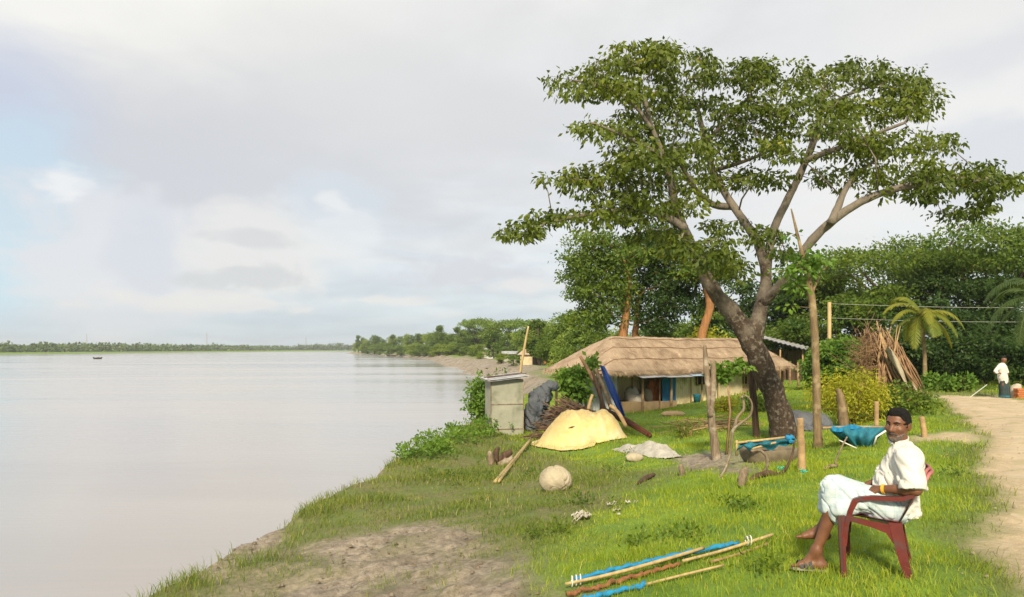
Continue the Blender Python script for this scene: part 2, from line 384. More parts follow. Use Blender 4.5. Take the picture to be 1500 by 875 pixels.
MUD2 = gxy((985, 672), (1050, 660), (1130, 672), (1090, 690), (1000, 690))
LB = sorted([(gp(u, v).y, gp(u, v).x) for u, v in ((800, 880), (828, 800), (860, 765), (905, 735), (960, 705), (1010, 690))])
LB = [(-5, LB[0][1]-.5)]+LB+[(16, 1.6), (20, .6), (26, -.4), (34, -3), (60, -4), (900, -300)]
LBy = [a for a, b in LB]; LBx = [b for a, b in LB]
def lushm(x, y): return (1-.8*ss(pathd(x, y)+.35*fbm(np.asarray(x)*2, np.asarray(y)*2, 23), -1.0, -.1)*(np.asarray(x) < Xp(y)+2.5))*ss(x-np.interp(y, LBy, LBx)+.7*fbm(x*.8, y*.8, 21), -.55, .55)
def mudm(x, y):
    m = np.maximum(np.maximum(poly_mask(x, y, MUD, .8)*1.05, poly_mask(x, y, MUD3, .3)), poly_mask(x, y, MUD2, .45)); m = np.clip(m+.75*fbm(x*1.6, y*1.6, 31)*(m > .02)-.05, 0, 1)
    e = np.asarray(x)-Xe(y); m = np.maximum(m, ss(-e, -.05, .25)*(np.asarray(y) < 1200)*(np.asarray(x) > -250)); far = ss(y, 60, 100)
    return np.maximum(m, far*(1-ss(e+7*fbm(np.asarray(x)*.10, np.asarray(y)*.10, 33), np.interp(y, [110, 260], [1., -1.]), np.interp(y, [110, 260], [6., 2.])))*(np.asarray(x) > -250))
def pathd(x, y):
    """>0 inside the dirt path"""
    c = Xp(y)+1.15+.1*fbm(y*.5, y*0, 41); w = 1.2+.35*fbm(np.asarray(x)*1.3, np.asarray(y)*1.3, 42)
    return w-np.abs(np.asarray(x)-c)
TRAIL = gxy((1330, 641), (1420, 633), (1440, 641), (1425, 650), (1340, 648))
def barem(x, y): return np.maximum(ss(pathd(x, y), -.45, .1)*(1-ss(y, 27.5, 29.5)), poly_mask(x, y, TRAIL, .35))
# ------------------------------------------------------------------ ground, water, path
def axis(a, b, st, lo, hi, g):
    r = list(np.arange(a, b, st)); s = st; x = r[-1]
    while x < hi: s *= g; x += s; r.append(x)
    s = st; x = a; l = []
    while x > lo: s *= g; x -= s; l.append(x)
    return np.array(l[::-1]+r)
gx = axis(-6.5, 7, .065, -2500, 2500, 1.035); gy = axis(4, 14.5, .06, -80, 2600, 1.03)
X, Y = np.meshgrid(gx, gy); x = X.ravel(); y = Y.ravel(); z = H(x, y)
mud = mudm(x, y)
rough = mud*(y < 40)*(x-Xe(y) > .0)
z = z+rough*(.07*fbm(x*4, y*4, 51)+.05*np.abs(fbm(x*9, y*9, 52))-.03)
w = len(gx); i, j = np.meshgrid(np.arange(w-1), np.arange(len(gy)-1)); b = (j*w+i).ravel()
Fq = np.stack([b, b+1, b+w+1, b+w], 1)
gm = bpy.data.materials.new('ground_soil_and_turf'); t = nt(gm); c = coords(t)
def at(nm): return N(t, 'ShaderNodeAttribute', attribute_name=nm).outputs['Fac']
n1 = noise(t, c, 1.2, 6); n2 = noise(t, c, 9, 6, .7); n3_ = noise(t, c, .35, 4)
lush = mixc(t, ramp(t, n1, [(.35, 0.), (.65, 1.)]), (.085, .17, .015), (.17, .27, .02))
dry = mixc(t, ramp(t, n2, [(.35, 0.), (.65, 1.)]), (.10, .12, .035), (.19, .16, .07))
dry = mixc(t, ramp(t, n1, [(.4, 0.), (.6, .7)]), dry, (.10, .15, .025))
mudc = mixc(t, ramp(t, n2, [(.35, 0.), (.62, 1.)]), (.15, .12, .085), (.34, .29, .225))
mudc = mixc(t, ramp(t, n1, [(.5, 0.), (.62, .6)]), mudc, (.11, .088, .06))
bare = mixc(t, ramp(t, n2, [(.35, 0.), (.65, 1.)]), (.40, .31, .19), (.52, .42, .28))
col = mixc(t, at('lush'), dry, lush); col = mixc(t, at('mud'), col, mudc); col = mixc(t, at('bare'), col, bare)
bs = N(t, 'ShaderNodeBsdfPrincipled'); t.links.new(col, bs.inputs['Base Color'])
wet = math_(t, 'MULTIPLY', at('mud'), ramp(t, n3_, [(.5, 0.), (.62, 1.)]))
t.links.new(math_(t, 'MULTIPLY_ADD', wet, -.55, .95), bs.inputs['Roughness'])
bn = N(t, 'ShaderNodeBump', i_Strength=.8, i_Distance=.04); t.links.new(noise(t, c, 14, 6, .7), bn.inputs['Height']); bn2 = N(t, 'ShaderNodeBump', i_Strength=.7, i_Distance=.02); t.links.new(noise(t, c, 45, 5, .7), bn2.inputs['Height']); t.links.new(bn.outputs[0], bn2.inputs['Normal']); t.links.new(bn2.outputs[0], bs.inputs['Normal'])
t.links.new(bs.outputs[0], N(t, 'ShaderNodeOutputMaterial').inputs[0])
far_l = ss(y, 36, 62)*(1-mud)*.5
g = rawmesh('ground', np.stack([x, y, z], 1), Fq, gm, None, None, True, {'lush': np.maximum(lushm(x, y)*(y < 60), far_l*(1.7+1.2*fbm(x*.05, y*.05, 34))), 'mud': mud, 'bare': barem(x, y)})
tag(g, 'grassy river bank with bare muddy patches and far fields', kind='structure')
# path: its own sheet a few millimetres above the ground
ys = np.concatenate([np.arange(1.5, 16, .12), np.arange(16, 28.6, .3)]); us = np.linspace(-1, 1, 17)
pv = []
for yy in ys:
    hw = 1.12+.16*fbm(yy*1.1, 1., 43)*2; hw2 = 1.12+.16*fbm(yy*1.1, 9., 44)*2
    for q in us:
        xx = Xp(yy)+1.15+.1*fbm(yy*.5, 0, 41)+(q*hw if q < 0 else q*hw2); pv.append((xx, yy, 0))
pv = np.array(pv); pv[:, 2] = H(pv[:, 0], pv[:, 1])+.022-.03*np.abs(np.tile(us, len(ys)))**6; k = len(us)
i, j = np.meshgrid(np.arange(k-1), np.arange(len(ys)-1)); b = (j*k+i).ravel()
M['path'] = pmat('trodden_sand_path', (.50, .41, .285), (.40, .32, .215), 2.2, .97, .6, None, (.34, .29, .16), 1.3, dist=.03)
tag(rawmesh('path', pv, np.stack([b, b+1, b+k+1, b+k], 1), M['path'], None, None, True), 'pale sandy footpath along the top of the bank', kind='structure')
# river
wm = bpy.data.materials.new('muddy_river_water'); t = nt(wm); c = coords(t)
mp = N(t, 'ShaderNodeMapping'); mp.inputs['Scale'].default_value = (.16, .8, 1); mp.inputs['Rotation'].default_value = (0, 0, R(8)); t.links.new(c, mp.inputs[0])
big = noise(t, mp.outputs[0], .05, 4, .55, .6); sm = noise(t, mp.outputs[0], 2.4, 5, .6, .4)
col = mixc(t, ramp(t, big, [(.35, 0.), (.65, 1.)]), (.292, .282, .286), (.372, .362, .366))
bs = N(t, 'ShaderNodeBsdfPrincipled', i_IOR=1.33); t.links.new(col, bs.inputs['Base Color'])
t.links.new(ramp(t, big, [(.35, .07), (.62, .20)]), bs.inputs['Roughness'])
bn = N(t, 'ShaderNodeBump', i_Strength=.16, i_Distance=.05); t.links.new(sm, bn.inputs['Height'])
bn2 = N(t, 'ShaderNodeBump', i_Strength=.10, i_Distance=.5); t.links.new(noise(t, mp.outputs[0], .3, 4, .6, .8), bn2.inputs['Height']); t.links.new(bn2.outputs[0], bn.inputs['Normal'])
t.links.new(bn.outputs[0], bs.inputs['Normal']); t.links.new(bs.outputs[0], N(t, 'ShaderNodeOutputMaterial').inputs[0])
tag(rawmesh('water', [(-2500, -80, WATER), (2500, -80, WATER), (2500, 2600, WATER), (-2500, 2600, WATER)], [(0, 1, 2, 3)], wm), 'wide pale muddy river', kind='structure')
# ------------------------------------------------------------------ grass
def blades(x, y, h, wd, lean, mat, name, label, seg_t):
    n = len(x); z = H(x, y)-.005; a = rng.uniform(0, 2*np.pi, n); b = rng.uniform(0, 2*np.pi, n)
    wx, wy = np.cos(a)*wd/2, np.sin(a)*wd/2; lx, ly = np.cos(b)*lean*h, np.sin(b)*lean*h
    p = np.stack([x, y, z], 1); W = np.stack([wx, wy, 0*wx], 1)
    m = p+np.stack([lx*.35, ly*.35, h*.6], 1); tp = p+np.stack([lx, ly, h*np.sqrt(np.clip(1-(lean*.75)**2, .15, 1))], 1)
    V = np.stack([p-W, p+W, m+W*.75, m-W*.75, tp], 1).reshape(-1, 3); k = np.arange(n)*5
    Q = np.stack([k, k+1, k+2, k+3], 1); T = np.stack([k+3, k+2, k+4], 1)
    o = rawmesh(name, V, [Q, T], mat, None, None, True, {'tint': np.repeat(seg_t, 5)}); return tag(o, label, kind='stuff')
def scatter(bands, dens_fn):
    xs, ys = [], []
    for y0, y1, d in bands:
        x0 = -.74*y1-.5; x1 = .78*y1+1.2; n = int(d*(y1-y0)*(x1-x0))
        xx = rng.uniform(x0, x1, n); yy = rng.uniform(y0, y1, n); k = (xx > -.74*yy-.6) & (xx < .78*yy+1.4) & (xx > Xe(yy)-.15); xx = xx[k]; yy = yy[k]
        pk = rng.random(len(xx)) < dens_fn(xx, yy); xs.append(xx[pk]); ys.append(yy[pk])
    return np.concatenate(xs), np.concatenate(ys)
def blocked(x, y): return 1-np.clip(np.maximum(barem(x, y)*1.15, mudm(x, y)*1.08), 0, 1)
bandsL = [(3.2, 5, 1500), (5, 7, 2600), (7, 9.5, 1900), (9.5, 13, 1100), (13, 18, 620), (18, 26, 300), (26, 44, 110)]
def clump(x, y, s, f=1.7): return ss(fbm(x*f, y*f, s)*1.3+.5)
xs, ys = scatter(bandsL, lambda x, y: lushm(x, y)*blocked(x, y)**2*(.35+.65*clump(x, y, 61)))
hh = (.024+.042*rng.random(len(xs))+.05*(rng.random(len(xs)) < .04))*(.6+.8*clump(xs, ys, 62, .8))*np.interp(ys, [5, 14, 30], [1, 1.25, 1.4])
blades(xs, ys, hh, np.interp(ys, [4, 8, 16, 40], [.0042, .0065, .014, .04]), rng.uniform(.15, .85, len(xs)), M['grass'], 'grass', 'short bright green grass covering the bank top', rng.random(len(xs))); nL = len(xs)
bandsD = [(4.5, 7, 1100), (7, 9.5, 1250), (9.5, 13, 800), (13, 18, 420), (18, 26, 220), (26, 40, 60)]
xs, ys = scatter(bandsD, lambda x, y: (1-lushm(x, y))*blocked(x, y)**1.6*(.25+.75*clump(x, y, 71, 1.3))*(x < Xp(y)+2.6))
edge = 1-ss(xs-Xe(ys), .1, 1.6)
hh = (.03+.06*rng.random(len(xs)))*(.45+1.1*clump(xs, ys, 72, .9))*(1+.5*edge)*np.interp(ys, [5, 14, 30], [1, 1.3, 2])
blades(xs, ys, hh, np.interp(ys, [4, 8, 16, 40], [.0045, .007, .015, .04]), rng.uniform(.3, .95, len(xs)), M['dry'], 'rough_grass', 'olive and straw coloured rough grass on the river slope', rng.random(len(xs)))
print('grass', nL, len(xs))
# ------------------------------------------------------------------ foliage
def leafmesh(C, D, L, wr, tint):
    """folded diamond leaves"""
    n = len(C); D = D/(np.linalg.norm(D, axis=1)[:, None]+1e-9); r = rng.normal(size=(n, 3)); Sd = np.cross(D, r); Sd /= np.linalg.norm(Sd, axis=1)[:, None]+1e-9
    Nn = np.cross(D, Sd); L = L[:, None]
    V = np.stack([C, C+D*L*.45+Sd*L*wr*.5+Nn*L*.06, C+D*L, C+D*L*.45-Sd*L*wr*.5+Nn*L*.06], 1).reshape(-1, 3); k = np.arange(n)*4
    return V, np.stack([k, k+1, k+2, k+3], 1), np.repeat(tint, 4)
def clusters(cc, rad, nper, droop, L, wr, flat=.55, outward=None, tone=None):
    m = len(cc); k = rng.poisson(nper, m); C = np.repeat(cc, k, 0); n = len(C); o = rng.normal(size=(n, 3))*np.array([1, 1, flat]); 
    r = np.repeat(rad if not np.isscalar(rad) else np.full(m, rad), k)
    D = o/(np.linalg.norm(o, axis=1)[:, None]+1e-9)*.8+rng.normal(size=(n, 3))*.45+np.array([0, 0, -droop])
    tn = rng.random(m) if tone is None else tone
    return leafmesh(C+o*r[:, None]*.55, D, L*rng.uniform(.65, 1.25, n), wr, np.clip(np.repeat(tn, k)*.6+rng.random(n)*.4, 0, 1))
def grow(limbs, targets, base_penalty=.25, twig=.008, bow=.12, step=.35):
    """join every leaf-cluster to the nearest limb by thin bowed branches; returns tubes"""
    tubes = []; nodes = []; 
    for pts, rad in limbs:
        pts = [Vector(p) for p in pts]; tubes.append((pts, rad))
        for a, b in zip(pts[:-1], pts[1:]):
            n = max(2, int((b-a).length/step))
            for q in range(n): nodes.append(a.lerp(b, q/n))
        nodes.append(pts[-1])
    arr = np.array([tuple(p) for p in nodes]); cost = np.zeros(len(arr))
    d0 = np.array([np.linalg.norm(arr-np.array(p), axis=1).min() for p in targets])
    ch = [arr]; cs = [cost]
    allp = arr; allc = cost; segs = []; par = list(range(len(arr))); load = {}
    parent = [-1]*len(arr)
    for ti in np.argsort(d0):
        p = np.array(targets[ti]); d = np.linalg.norm(allp-p, axis=1); below = np.clip(allp[:, 2]-p[2], 0, None)
        i = int(np.argmin(d+allc*base_penalty+below*.6)); a = allp[i]; L = d[i]; n = max(1, int(L/step))
        idx = [i]; new = []; nc = []
        jit = rng.normal(size=3)*L*.06
        for q in range(1, n+1):
            f = q/n; w = a*(1-f)+p*f+np.array([0, 0, bow*L])*4*f*(1-f)+jit*4*f*(1-f)
            new.append(w); nc.append(allc[i]+L*f); parent.append(idx[-1]); idx.append(len(allp)+len(new)-1)
        allp = np.vstack([allp, new]); allc = np.concatenate([allc, nc]); segs.append(idx)
    cnt = np.zeros(len(allp))
    for s in segs:
        k = s[-1]
        while k >= 0 and cnt[k] < 1e9:
            cnt[k] += 1; k = parent[k]
    for s in segs: tubes.append(([Vector(allp[k]) for k in s], [twig*(.6+cnt[k])**.42 for k in s[1:2]+s[1:-1]]+[twig*.6]))
    return tubes
def tree_object(name, label, cat, base, tubes, leaf, mat_bark, mat_leaf, group=None, nside=8):
    root = thing(name, label, cat, base, 0, group); b = MB()
    for pts, rad in tubes:
        mx = max(rad); b.tube(pts, rad, nside if mx > .06 else (5 if mx > .02 else 3), 0, jit=.10 if mx > .08 else 0)
    b.build('trunk', mat_bark, root)
    V, Q, T = leaf; rawmesh('crown', V, Q, mat_leaf, root, None, True, {'tint': T}, base)
    return root
def smooth_path(pts, rad, sub=4):
    """Catmull-Rom through the limb points"""
    pts = [Vector(p) for p in pts]; o, r = [], []; k = len(pts)
    for i in range(k-1):
        p0, p1, p2, p3 = pts[max(i-1, 0)], pts[i], pts[i+1], pts[min(i+2, k-1)]
        for q in range(sub):
            f = q/sub; o.append(.5*((2*p1)+(p2-p0)*f+(2*p0-5*p1+4*p2-p3)*f*f+(3*p1-p0-3*p2+p3)*f**3)); r.append(rad[i]*(1-f)+rad[i+1]*f)
    o.append(pts[-1]); r.append(rad[-1]); return o, r
def join(*ls):
    V, Q, T = [], [], []; n = 0
    for v, q, t in ls: V.append(v); Q.append(q+n); T.append(t); n += len(v)
    return np.concatenate(V), np.concatenate(Q), np.concatenate(T)
# --- the big leaning shade tree
tb = gp(1148, 642); TY = tb.y; print('tree', tb)
def px(u, v, dy=0.): return P(u, v, TY+dy)
sc = TY/F
def limb(l, dys):
    n = len(l); d = np.interp(np.arange(n), np.linspace(0, n-1, len(dys)), dys)
    return smooth_path([px(u, v, q) for (u, v, r), q in zip(l, d)], [r*sc for u, v, r in l])
LIMBS = [limb([(1150, 652, 24), (1146, 625, 18.5), (1138, 592, 16.5), (1122, 550, 16), (1102, 505, 15.5), (1075, 462, 13), (1045, 425, 10), (1025, 385, 8.2), (1006, 345, 6.8), (990, 305, 5.8), (983, 268, 4.8), (972, 232, 5), (955, 190, 4), (945, 145, 2.5)], [0, 0, -.2, -1., -1.6]),
 limb([(1100, 508, 15), (1110, 470, 12), (1118, 435, 9.5), (1122, 400, 8), (1110, 355, 6.8), (1088, 322, 6.2), (1062, 283, 5.5), (1045, 250, 4.8), (1034, 210, 4.5), (1020, 150, 2.5)], [0, .1, .6, 1.5, 2.]),
 limb([(1117, 445, 8), (1140, 420, 6.5), (1162, 395, 6.2), (1183, 360, 6.2), (1212, 330, 6.2), (1250, 302, 5.5), (1292, 283, 4.8), (1345, 270, 4.5), (1405, 262, 3), (1455, 262, 2)], [0, -.3, -.8, -1.2, -1.]),
 limb([(1122, 405, 6.5), (1131, 345, 6.2), (1150, 300, 6), (1165, 270, 5.6), (1181, 235, 5), (1194, 200, 5.5), (1202, 165, 4), (1206, 130, 2.5)], [.5, .9, 1., .6]),
 limb([(1003, 335, 6), (975, 318, 5), (930, 308, 4), (870, 313, 3), (800, 326, 2)], [-1.2, -1.6, -2.2]),
 limb([(1075, 303, 6), (1045, 300, 5), (1022, 282, 4.5), (1005, 255, 3.5), (985, 215, 2.5)], [1.3, .4, -.6]),
 limb([(1217, 326, 6), (1228, 302, 5), (1240, 275, 4), (1262, 250, 3), (1300, 222, 2)], [-1., -.2, 1.]),
 limb([(1181, 235, 5), (1215, 222, 4), (1260, 205, 3), (1325, 180, 2)], [.7, .2, -.6]),
 limb([(972, 232, 4), (945, 215, 3), (905, 195, 2.2), (865, 180, 1.5)], [-1.5, -1.9, -2.2]),
 limb([(955, 190, 3), (930, 155, 2.5), (890, 128, 2), (840, 118, 1.5)], [-1.6, -1.2, -.8]),
 limb([(1034, 210, 4), (1065, 175, 3), (1100, 140, 2)], [1.8, 1.6, 1.]),
 limb([(1202, 165, 3), (1240, 140, 2.4), (1300, 120, 1.6)], [.7, 1.2, 1.6]),
 limb([(1045, 250, 4), (1080, 240, 3), (1120, 225, 2)], [1.8, 1.4, .6])]
PADS = [(845, 122, 60, 22, -.8), (895, 108, 50, 24, -.9), (940, 82, 55, 24, -1), (1000, 100, 60, 30, .2), (925, 135, 55, 20, -1.2), (965, 75, 30, 14, -.5), (1070, 108, 55, 24, 1.2), (1128, 112, 60, 28, .9), (1205, 112, 70, 26, 1), (1255, 98, 50, 14, .7), (1305, 116, 60, 22, 1.4), (1345, 142, 45, 24, .9), (880, 190, 45, 17, -2), (955, 178, 60, 32, -1), (1035, 165, 55, 28, 1.2), (1105, 165, 52, 26, .6), (1185, 155, 62, 28, -.2), (1265, 160, 62, 26, 1), (1330, 160, 48, 18, .3), (838, 264, 42, 14, -2.2), (880, 255, 45, 18, -1.8), (930, 230, 62, 30, -1.9), (1000, 218, 55, 34, -.4), (1075, 212, 55, 30, 1.6), (1145, 222, 42, 20, -.5), (1300, 208, 60, 22, -.3), (1372, 210, 42, 16, .4), (1240, 222, 50, 18, .6), (898, 288, 46, 18, -1.7), (955, 270, 58, 26, -1.2), (1025, 258, 46, 22, 1), (1130, 262, 40, 16, .3), (1245, 258, 62, 20, .8), (1325, 250, 58, 26, -.9), (1395, 258, 50, 26, -1.3), (1450, 262, 42, 26, -1.), (1478, 272, 18, 20, -.9), (1402, 312, 34, 9, -1), (1440, 300, 20, 14, -1.1), (765, 338, 36, 15, -2.2), (815, 318, 40, 13, -2), (880, 316, 44, 15, -2.2), (935, 308, 52, 22, -1.8), (1000, 300, 42, 20, -.6), (1060, 330, 30, 14, 1), (1045, 372, 42, 28, -2), (1118, 345, 30, 18, .2), (1150, 372, 22, 14, -.6), (1000, 365, 36, 16, -1.4), (1085, 395, 28, 16, -1), (985, 145, 50, 24, .6), (1225, 190, 40, 18, -1), (1095, 260, 36, 16, 1.6), (960, 345, 50, 16, -1.), (1300, 285, 40, 10, -.6), (1350, 285, 46, 12, -1), (1155, 190, 50, 18, 1.2)]
cc = []; tw = []
for u, v, ru, rv, dy in PADS:
    n = int(ru*rv/21)+6; k = 0
    while k < n:
        a = rng.normal(size=3); a /= np.linalg.norm(a); a *= rng.random()**(1/3.)
        if fbm((u+a[0]*ru)*.045, (v+a[2]*rv)*.07+a[1]*3, 5) < -.045: n -= .5; continue
        q = px(u+a[0]*ru, v+a[2]*rv, dy+a[1]*1.2); cc.append(tuple(q)); k += 1
cc = np.array(cc); sel = rng.random(len(cc)) < .42
_m = M['bark'].copy(); _m.name = 'shade_tree_bark'; M['bark_tree'] = _m; t = _m.node_tree; _b = next(n for n in t.nodes if n.type == 'BSDF_PRINCIPLED'); _src = _b.inputs['Base Color'].links[0].from_socket
_s = N(t, 'ShaderNodeSeparateXYZ'); t.links.new(coords(t), _s.inputs[0]); _f = ramp(t, math_(t, 'MULTIPLY_ADD', math_(t, 'SUBTRACT', noise(t, coords(t), 2.2, 5), .5), .9, math_(t, 'DIVIDE', _s.outputs[2], 8.)), [(.33, 0.), (.56, 1.)])
t.links.new(mixc(t, _f, _src, mixc(t, noise(t, coords(t, (3, 3, 1)), 5, 5), (.27, .235, .19), (.12, .10, .08))), _b.inputs['Base Color'])
tubes = grow(LIMBS, cc[sel], twig=.0075)
lf = clusters(cc, .19, 15, .85, .135, .46, .40)
tree_object('shade_tree', 'big leaning shade tree with dark forked trunk and wide flat crown of drooping leaves', 'tree', tb, tubes, lf, M['bark_tree'], M['leaf'], nside=14)
print('clusters', len(cc), 'leaves', len(lf[0])//4)
# --- slim pole-like tree standing just right of it
sb = gp(1199, 656); q = sb.y
l = [(1199, 660, 7.5), (1197, 620, 6.2), (1196, 560, 5.8), (1194, 500, 5.6), (1190, 445, 5.4), (1183, 405, 5), (1174, 368, 2.6), (1166, 335, 2.1), (1159, 306, 1.0)]
ST = [smooth_path([P(u, v, q) for u, v, r in l], [r*q/F for u, v, r in l]), smooth_path([P(1188, 432, q), P(1200, 405, q+.2), P(1215, 385, q+.3)], [.04, .03, .015])]
c2 = np.array([tuple(P(1172+rng.normal()*12, 400+rng.normal()*16, q+rng.normal()*.25)) for _ in range(46)]+[tuple(P(1188+rng.normal()*9, 385+rng.normal()*9, q+rng.normal()*.2)) for _ in range(16)])
tree_object('slim_tree', 'slim bare pole-like tree with a small leaf tuft, left of the yellow bush', 'tree', sb, grow(ST, c2[::2], twig=.006), clusters(c2, .14, 12, .5, .12, .5), M['bark_thin'], M['leaf_fresh'])
# --- generic trees
def pads_tree(base, H_, pads, trunk, nclu, rc, nper, L, wr=.5, droop=.3, twig=.012, tgt=.16, flat=.6):
    """pads: (dx,dy,z,rx,ry,rz) about the base; trunk: list of (pts,rad)"""
    cc = []
    tot = sum(p[3]*p[4]*p[5] for p in pads)**1
    ar = np.array([(p[3]*p[4]*p[5])**.66 for p in pads]); ar = ar/ar.sum()
    for p, f in zip(pads, ar):
        n = max(4, int(nclu*f)); a = rng.normal(size=(n, 3)); a /= np.linalg.norm(a, axis=1)[:, None]; a *= rng.uniform(.45, 1., n)[:, None]**.6
        cc.append(np.array(base)+np.array(p[:3])+a*np.array(p[3:]))
    cc = np.concatenate(cc); k = rng.random(len(cc)) < tgt
    tb_ = grow([([Vector(base)+Vector(x) for x in pt], rd) for pt, rd in trunk], cc[k], twig=twig, step=.8)
    return tb_, clusters(cc, rc, nper, droop, L, wr, flat)
def umbrella_tree(base, Hh, Rr, seed, nclu, rc, nper, L):
    rs = np.random.default_rng(seed); tr = []; pads = []
    fork = np.array([rs.normal()*.3, rs.normal()*.3, Hh*.35]); tr.append(([(0, 0, -.3), tuple(fork*.5+rs.normal(size=3)*.15), tuple(fork)], [Hh*.045, Hh*.036, Hh*.032]))
    m = 6
    for i in range(m):
        a = 2*np.pi*(i+rs.random()*.6)/m; rr = Rr*rs.uniform(.45, .95); e = np.array([np.cos(a)*rr, np.sin(a)*rr, Hh*rs.uniform(.72, .95)])
        mid = fork*.55+e*.45+np.array([0, 0, Hh*.03]); tr.append(([tuple(fork), tuple(mid), tuple(e)], [Hh*.022, Hh*.014, Hh*.006]))
        for s_ in range(3):
            o = rs.normal(size=3)*np.array([Rr*.25, Rr*.25, Hh*.05]); pads.append((*(e+o), Rr*rs.uniform(.24, .42), Rr*rs.uniform(.24, .42), Hh*rs.uniform(.035, .075)))
        pads.append((*(mid+rs.normal(size=3)*.5), Rr*.28, Rr*.28, Hh*.07))
    pads.append((fork[0], fork[1], Hh*.93, Rr*.45, Rr*.45, Hh*.07))
    return pads_tree(base, Hh, pads, tr, nclu, rc, nper, L)
def round_tree(base, Hh, Rr, seed, nclu, rc, nper, L, low=.25, lobes=11, **kw):
    rs = np.random.default_rng(seed); pads = []; tr = [([(0, 0, -.3), (rs.normal()*.1, rs.normal()*.1, Hh*.3), (rs.normal()*.3, rs.normal()*.3, Hh*.62), (rs.normal()*.3, rs.normal()*.3, Hh*.9)], [Hh*.03, Hh*.024, Hh*.014, Hh*.004])]
    for i in range(lobes):
        z = rs.uniform(low, .93); rad = Rr*np.sin(np.pi*np.clip((z-low+.12)/(1.12-low), 0, 1))**.7; a = rs.uniform(0, 2*np.pi); d = rad*rs.uniform(.25, .8)
        pads.append((np.cos(a)*d, np.sin(a)*d, z*Hh, Rr*rs.uniform(.3, .5), Rr*rs.uniform(.3, .5), Hh*rs.uniform(.07, .14)))
    pads.append((0, 0, Hh*.92, Rr*.3, Rr*.3, Hh*.08))
    return pads_tree(base, Hh, pads, tr, nclu, rc, nper, L, **kw)
def ptree(kind, name, label, u, vbase, vtop, Yd, ru, seed, mat, bark='bark', group=None, cat='tree', nclu=170, rc=None, nper=17, L=None, **kw):
    """tree at distance Yd over pixel column u, its height from the photo"""
    x = (u-750)/F*Yd; zb = gz(x, Yd) if vbase is None else CZ-(vbase-HV)/F*Yd
    Hh = CZ-(vtop-HV)/F*Yd-zb; Rr = ru/F*Yd; base = (x, Yd, zb); L = L or max(.16, Yd*.0052); rc = rc or max(.34, Rr*.10)
    tu, lf = (umbrella_tree if kind == 'u' else round_tree)(base, Hh, Rr, seed, nclu, rc, nper, L, **kw)
    return tree_object(name, label, cat, base, tu, lf, M[bark], M[mat], group)
# ------------------------------------------------------------------ trees behind the hut
def trunk_px(l, Yd): return [smooth_path([P(u, v, Yd) for u, v, r in l], [r*Yd/F for u, v, r in l])]
def pxtree(name, label, Yd, trunk, pads, mat, bark, n=1., dyr=1.6, rc=.36, nper=17, L=.22, twig=.012):
    x0 = (trunk[0][0]-750)/F*Yd; base = Vector((x0, Yd, gz(x0, Yd)))
    tl = [(trunk[0][0], HV+(CZ-base.z+.2)/Yd*F, trunk[0][2]*1.1)]+trunk; cc = []
    for u, v, ru, rv in pads:
        m = int(n*ru*rv/9)+5; a = rng.normal(size=(m, 3)); a /= np.linalg.norm(a, axis=1)[:, None]; a *= rng.random(m)[:, None]**(1/3.)
        cc += [tuple(P(u+q[0]*ru, v+q[2]*rv, Yd+q[1]*dyr)) for q in a]
    cc = np.array(cc); lim = trunk_px(tl, Yd)
    return tree_object(name, label, 'tree', base, grow(lim, cc[rng.random(len(cc)) < .14], twig=twig, step=.6), clusters(cc, rc, nper, .3, L, .5, .6), M[bark], M[mat])
pxtree('leafy_tree', 'bushy green tree with straight orange trunk rising behind left end of thatched roof', 41., [(912, 500, 6.5), (916, 470, 6), (919, 430, 5.5), (920, 405, 4), (912, 380, 2.5), (895, 360, 1.5)],
 [(868, 352, 40, 16), (850, 378, 32, 12), (905, 375, 45, 24), (880, 395, 50, 20), (845, 405, 26, 9), (870, 425, 40, 18), (905, 420, 30, 20), (845, 428, 22, 9), (890, 455, 40, 22), (865, 465, 30, 20)], 'leaf_mid', 'bark_orange')
pxtree('leafy_tree', 'dense dark green tree with thin orange trunk standing second from left behind thatched roof', 43., [(930, 500, 5), (932, 475, 4.5), (936, 440, 4), (945, 415, 2.5), (955, 390, 1.5)],
 [(945, 365, 45, 26), (985, 375, 45, 26), (940, 400, 40, 22), (990, 410, 45, 22), (960, 435, 45, 20), (1005, 440, 40, 22), (960, 465, 40, 18), (970, 340, 34, 14)], 'leaf_dark', 'bark_orange')
pxtree('leafy_tree', 'small tree with crooked bright orange trunk rising behind middle of thatched ridge', 42., [(1027, 500, 7), (1033, 475, 6), (1040, 450, 6), (1036, 428, 5.5), (1030, 405, 4), (1035, 375, 2.5)],
 [(1030, 395, 34, 18), (1062, 400, 26, 18), (1010, 400, 26, 16), (1050, 375, 24, 12)], 'leaf_mid', 'bark_orange')
ptree('r', 'bush', 'bright yellow-green bush showing just above the thatched ridge', 1030, None, 480, 43.5, 38, 5, 'leaf_yellow', 'bark_thin', cat='bush', nclu=110, rc=.35, L=.2, low=.45, lobes=8)
ptree('r', 'bush', 'round mid-green bush just above the thatched ridge, right of the paired orange trunks', 965, None, 470, 44.5, 36, 6, 'leaf_mid', 'bark_thin', cat='bush', nclu=110, rc=.4, L=.2, low=.35)
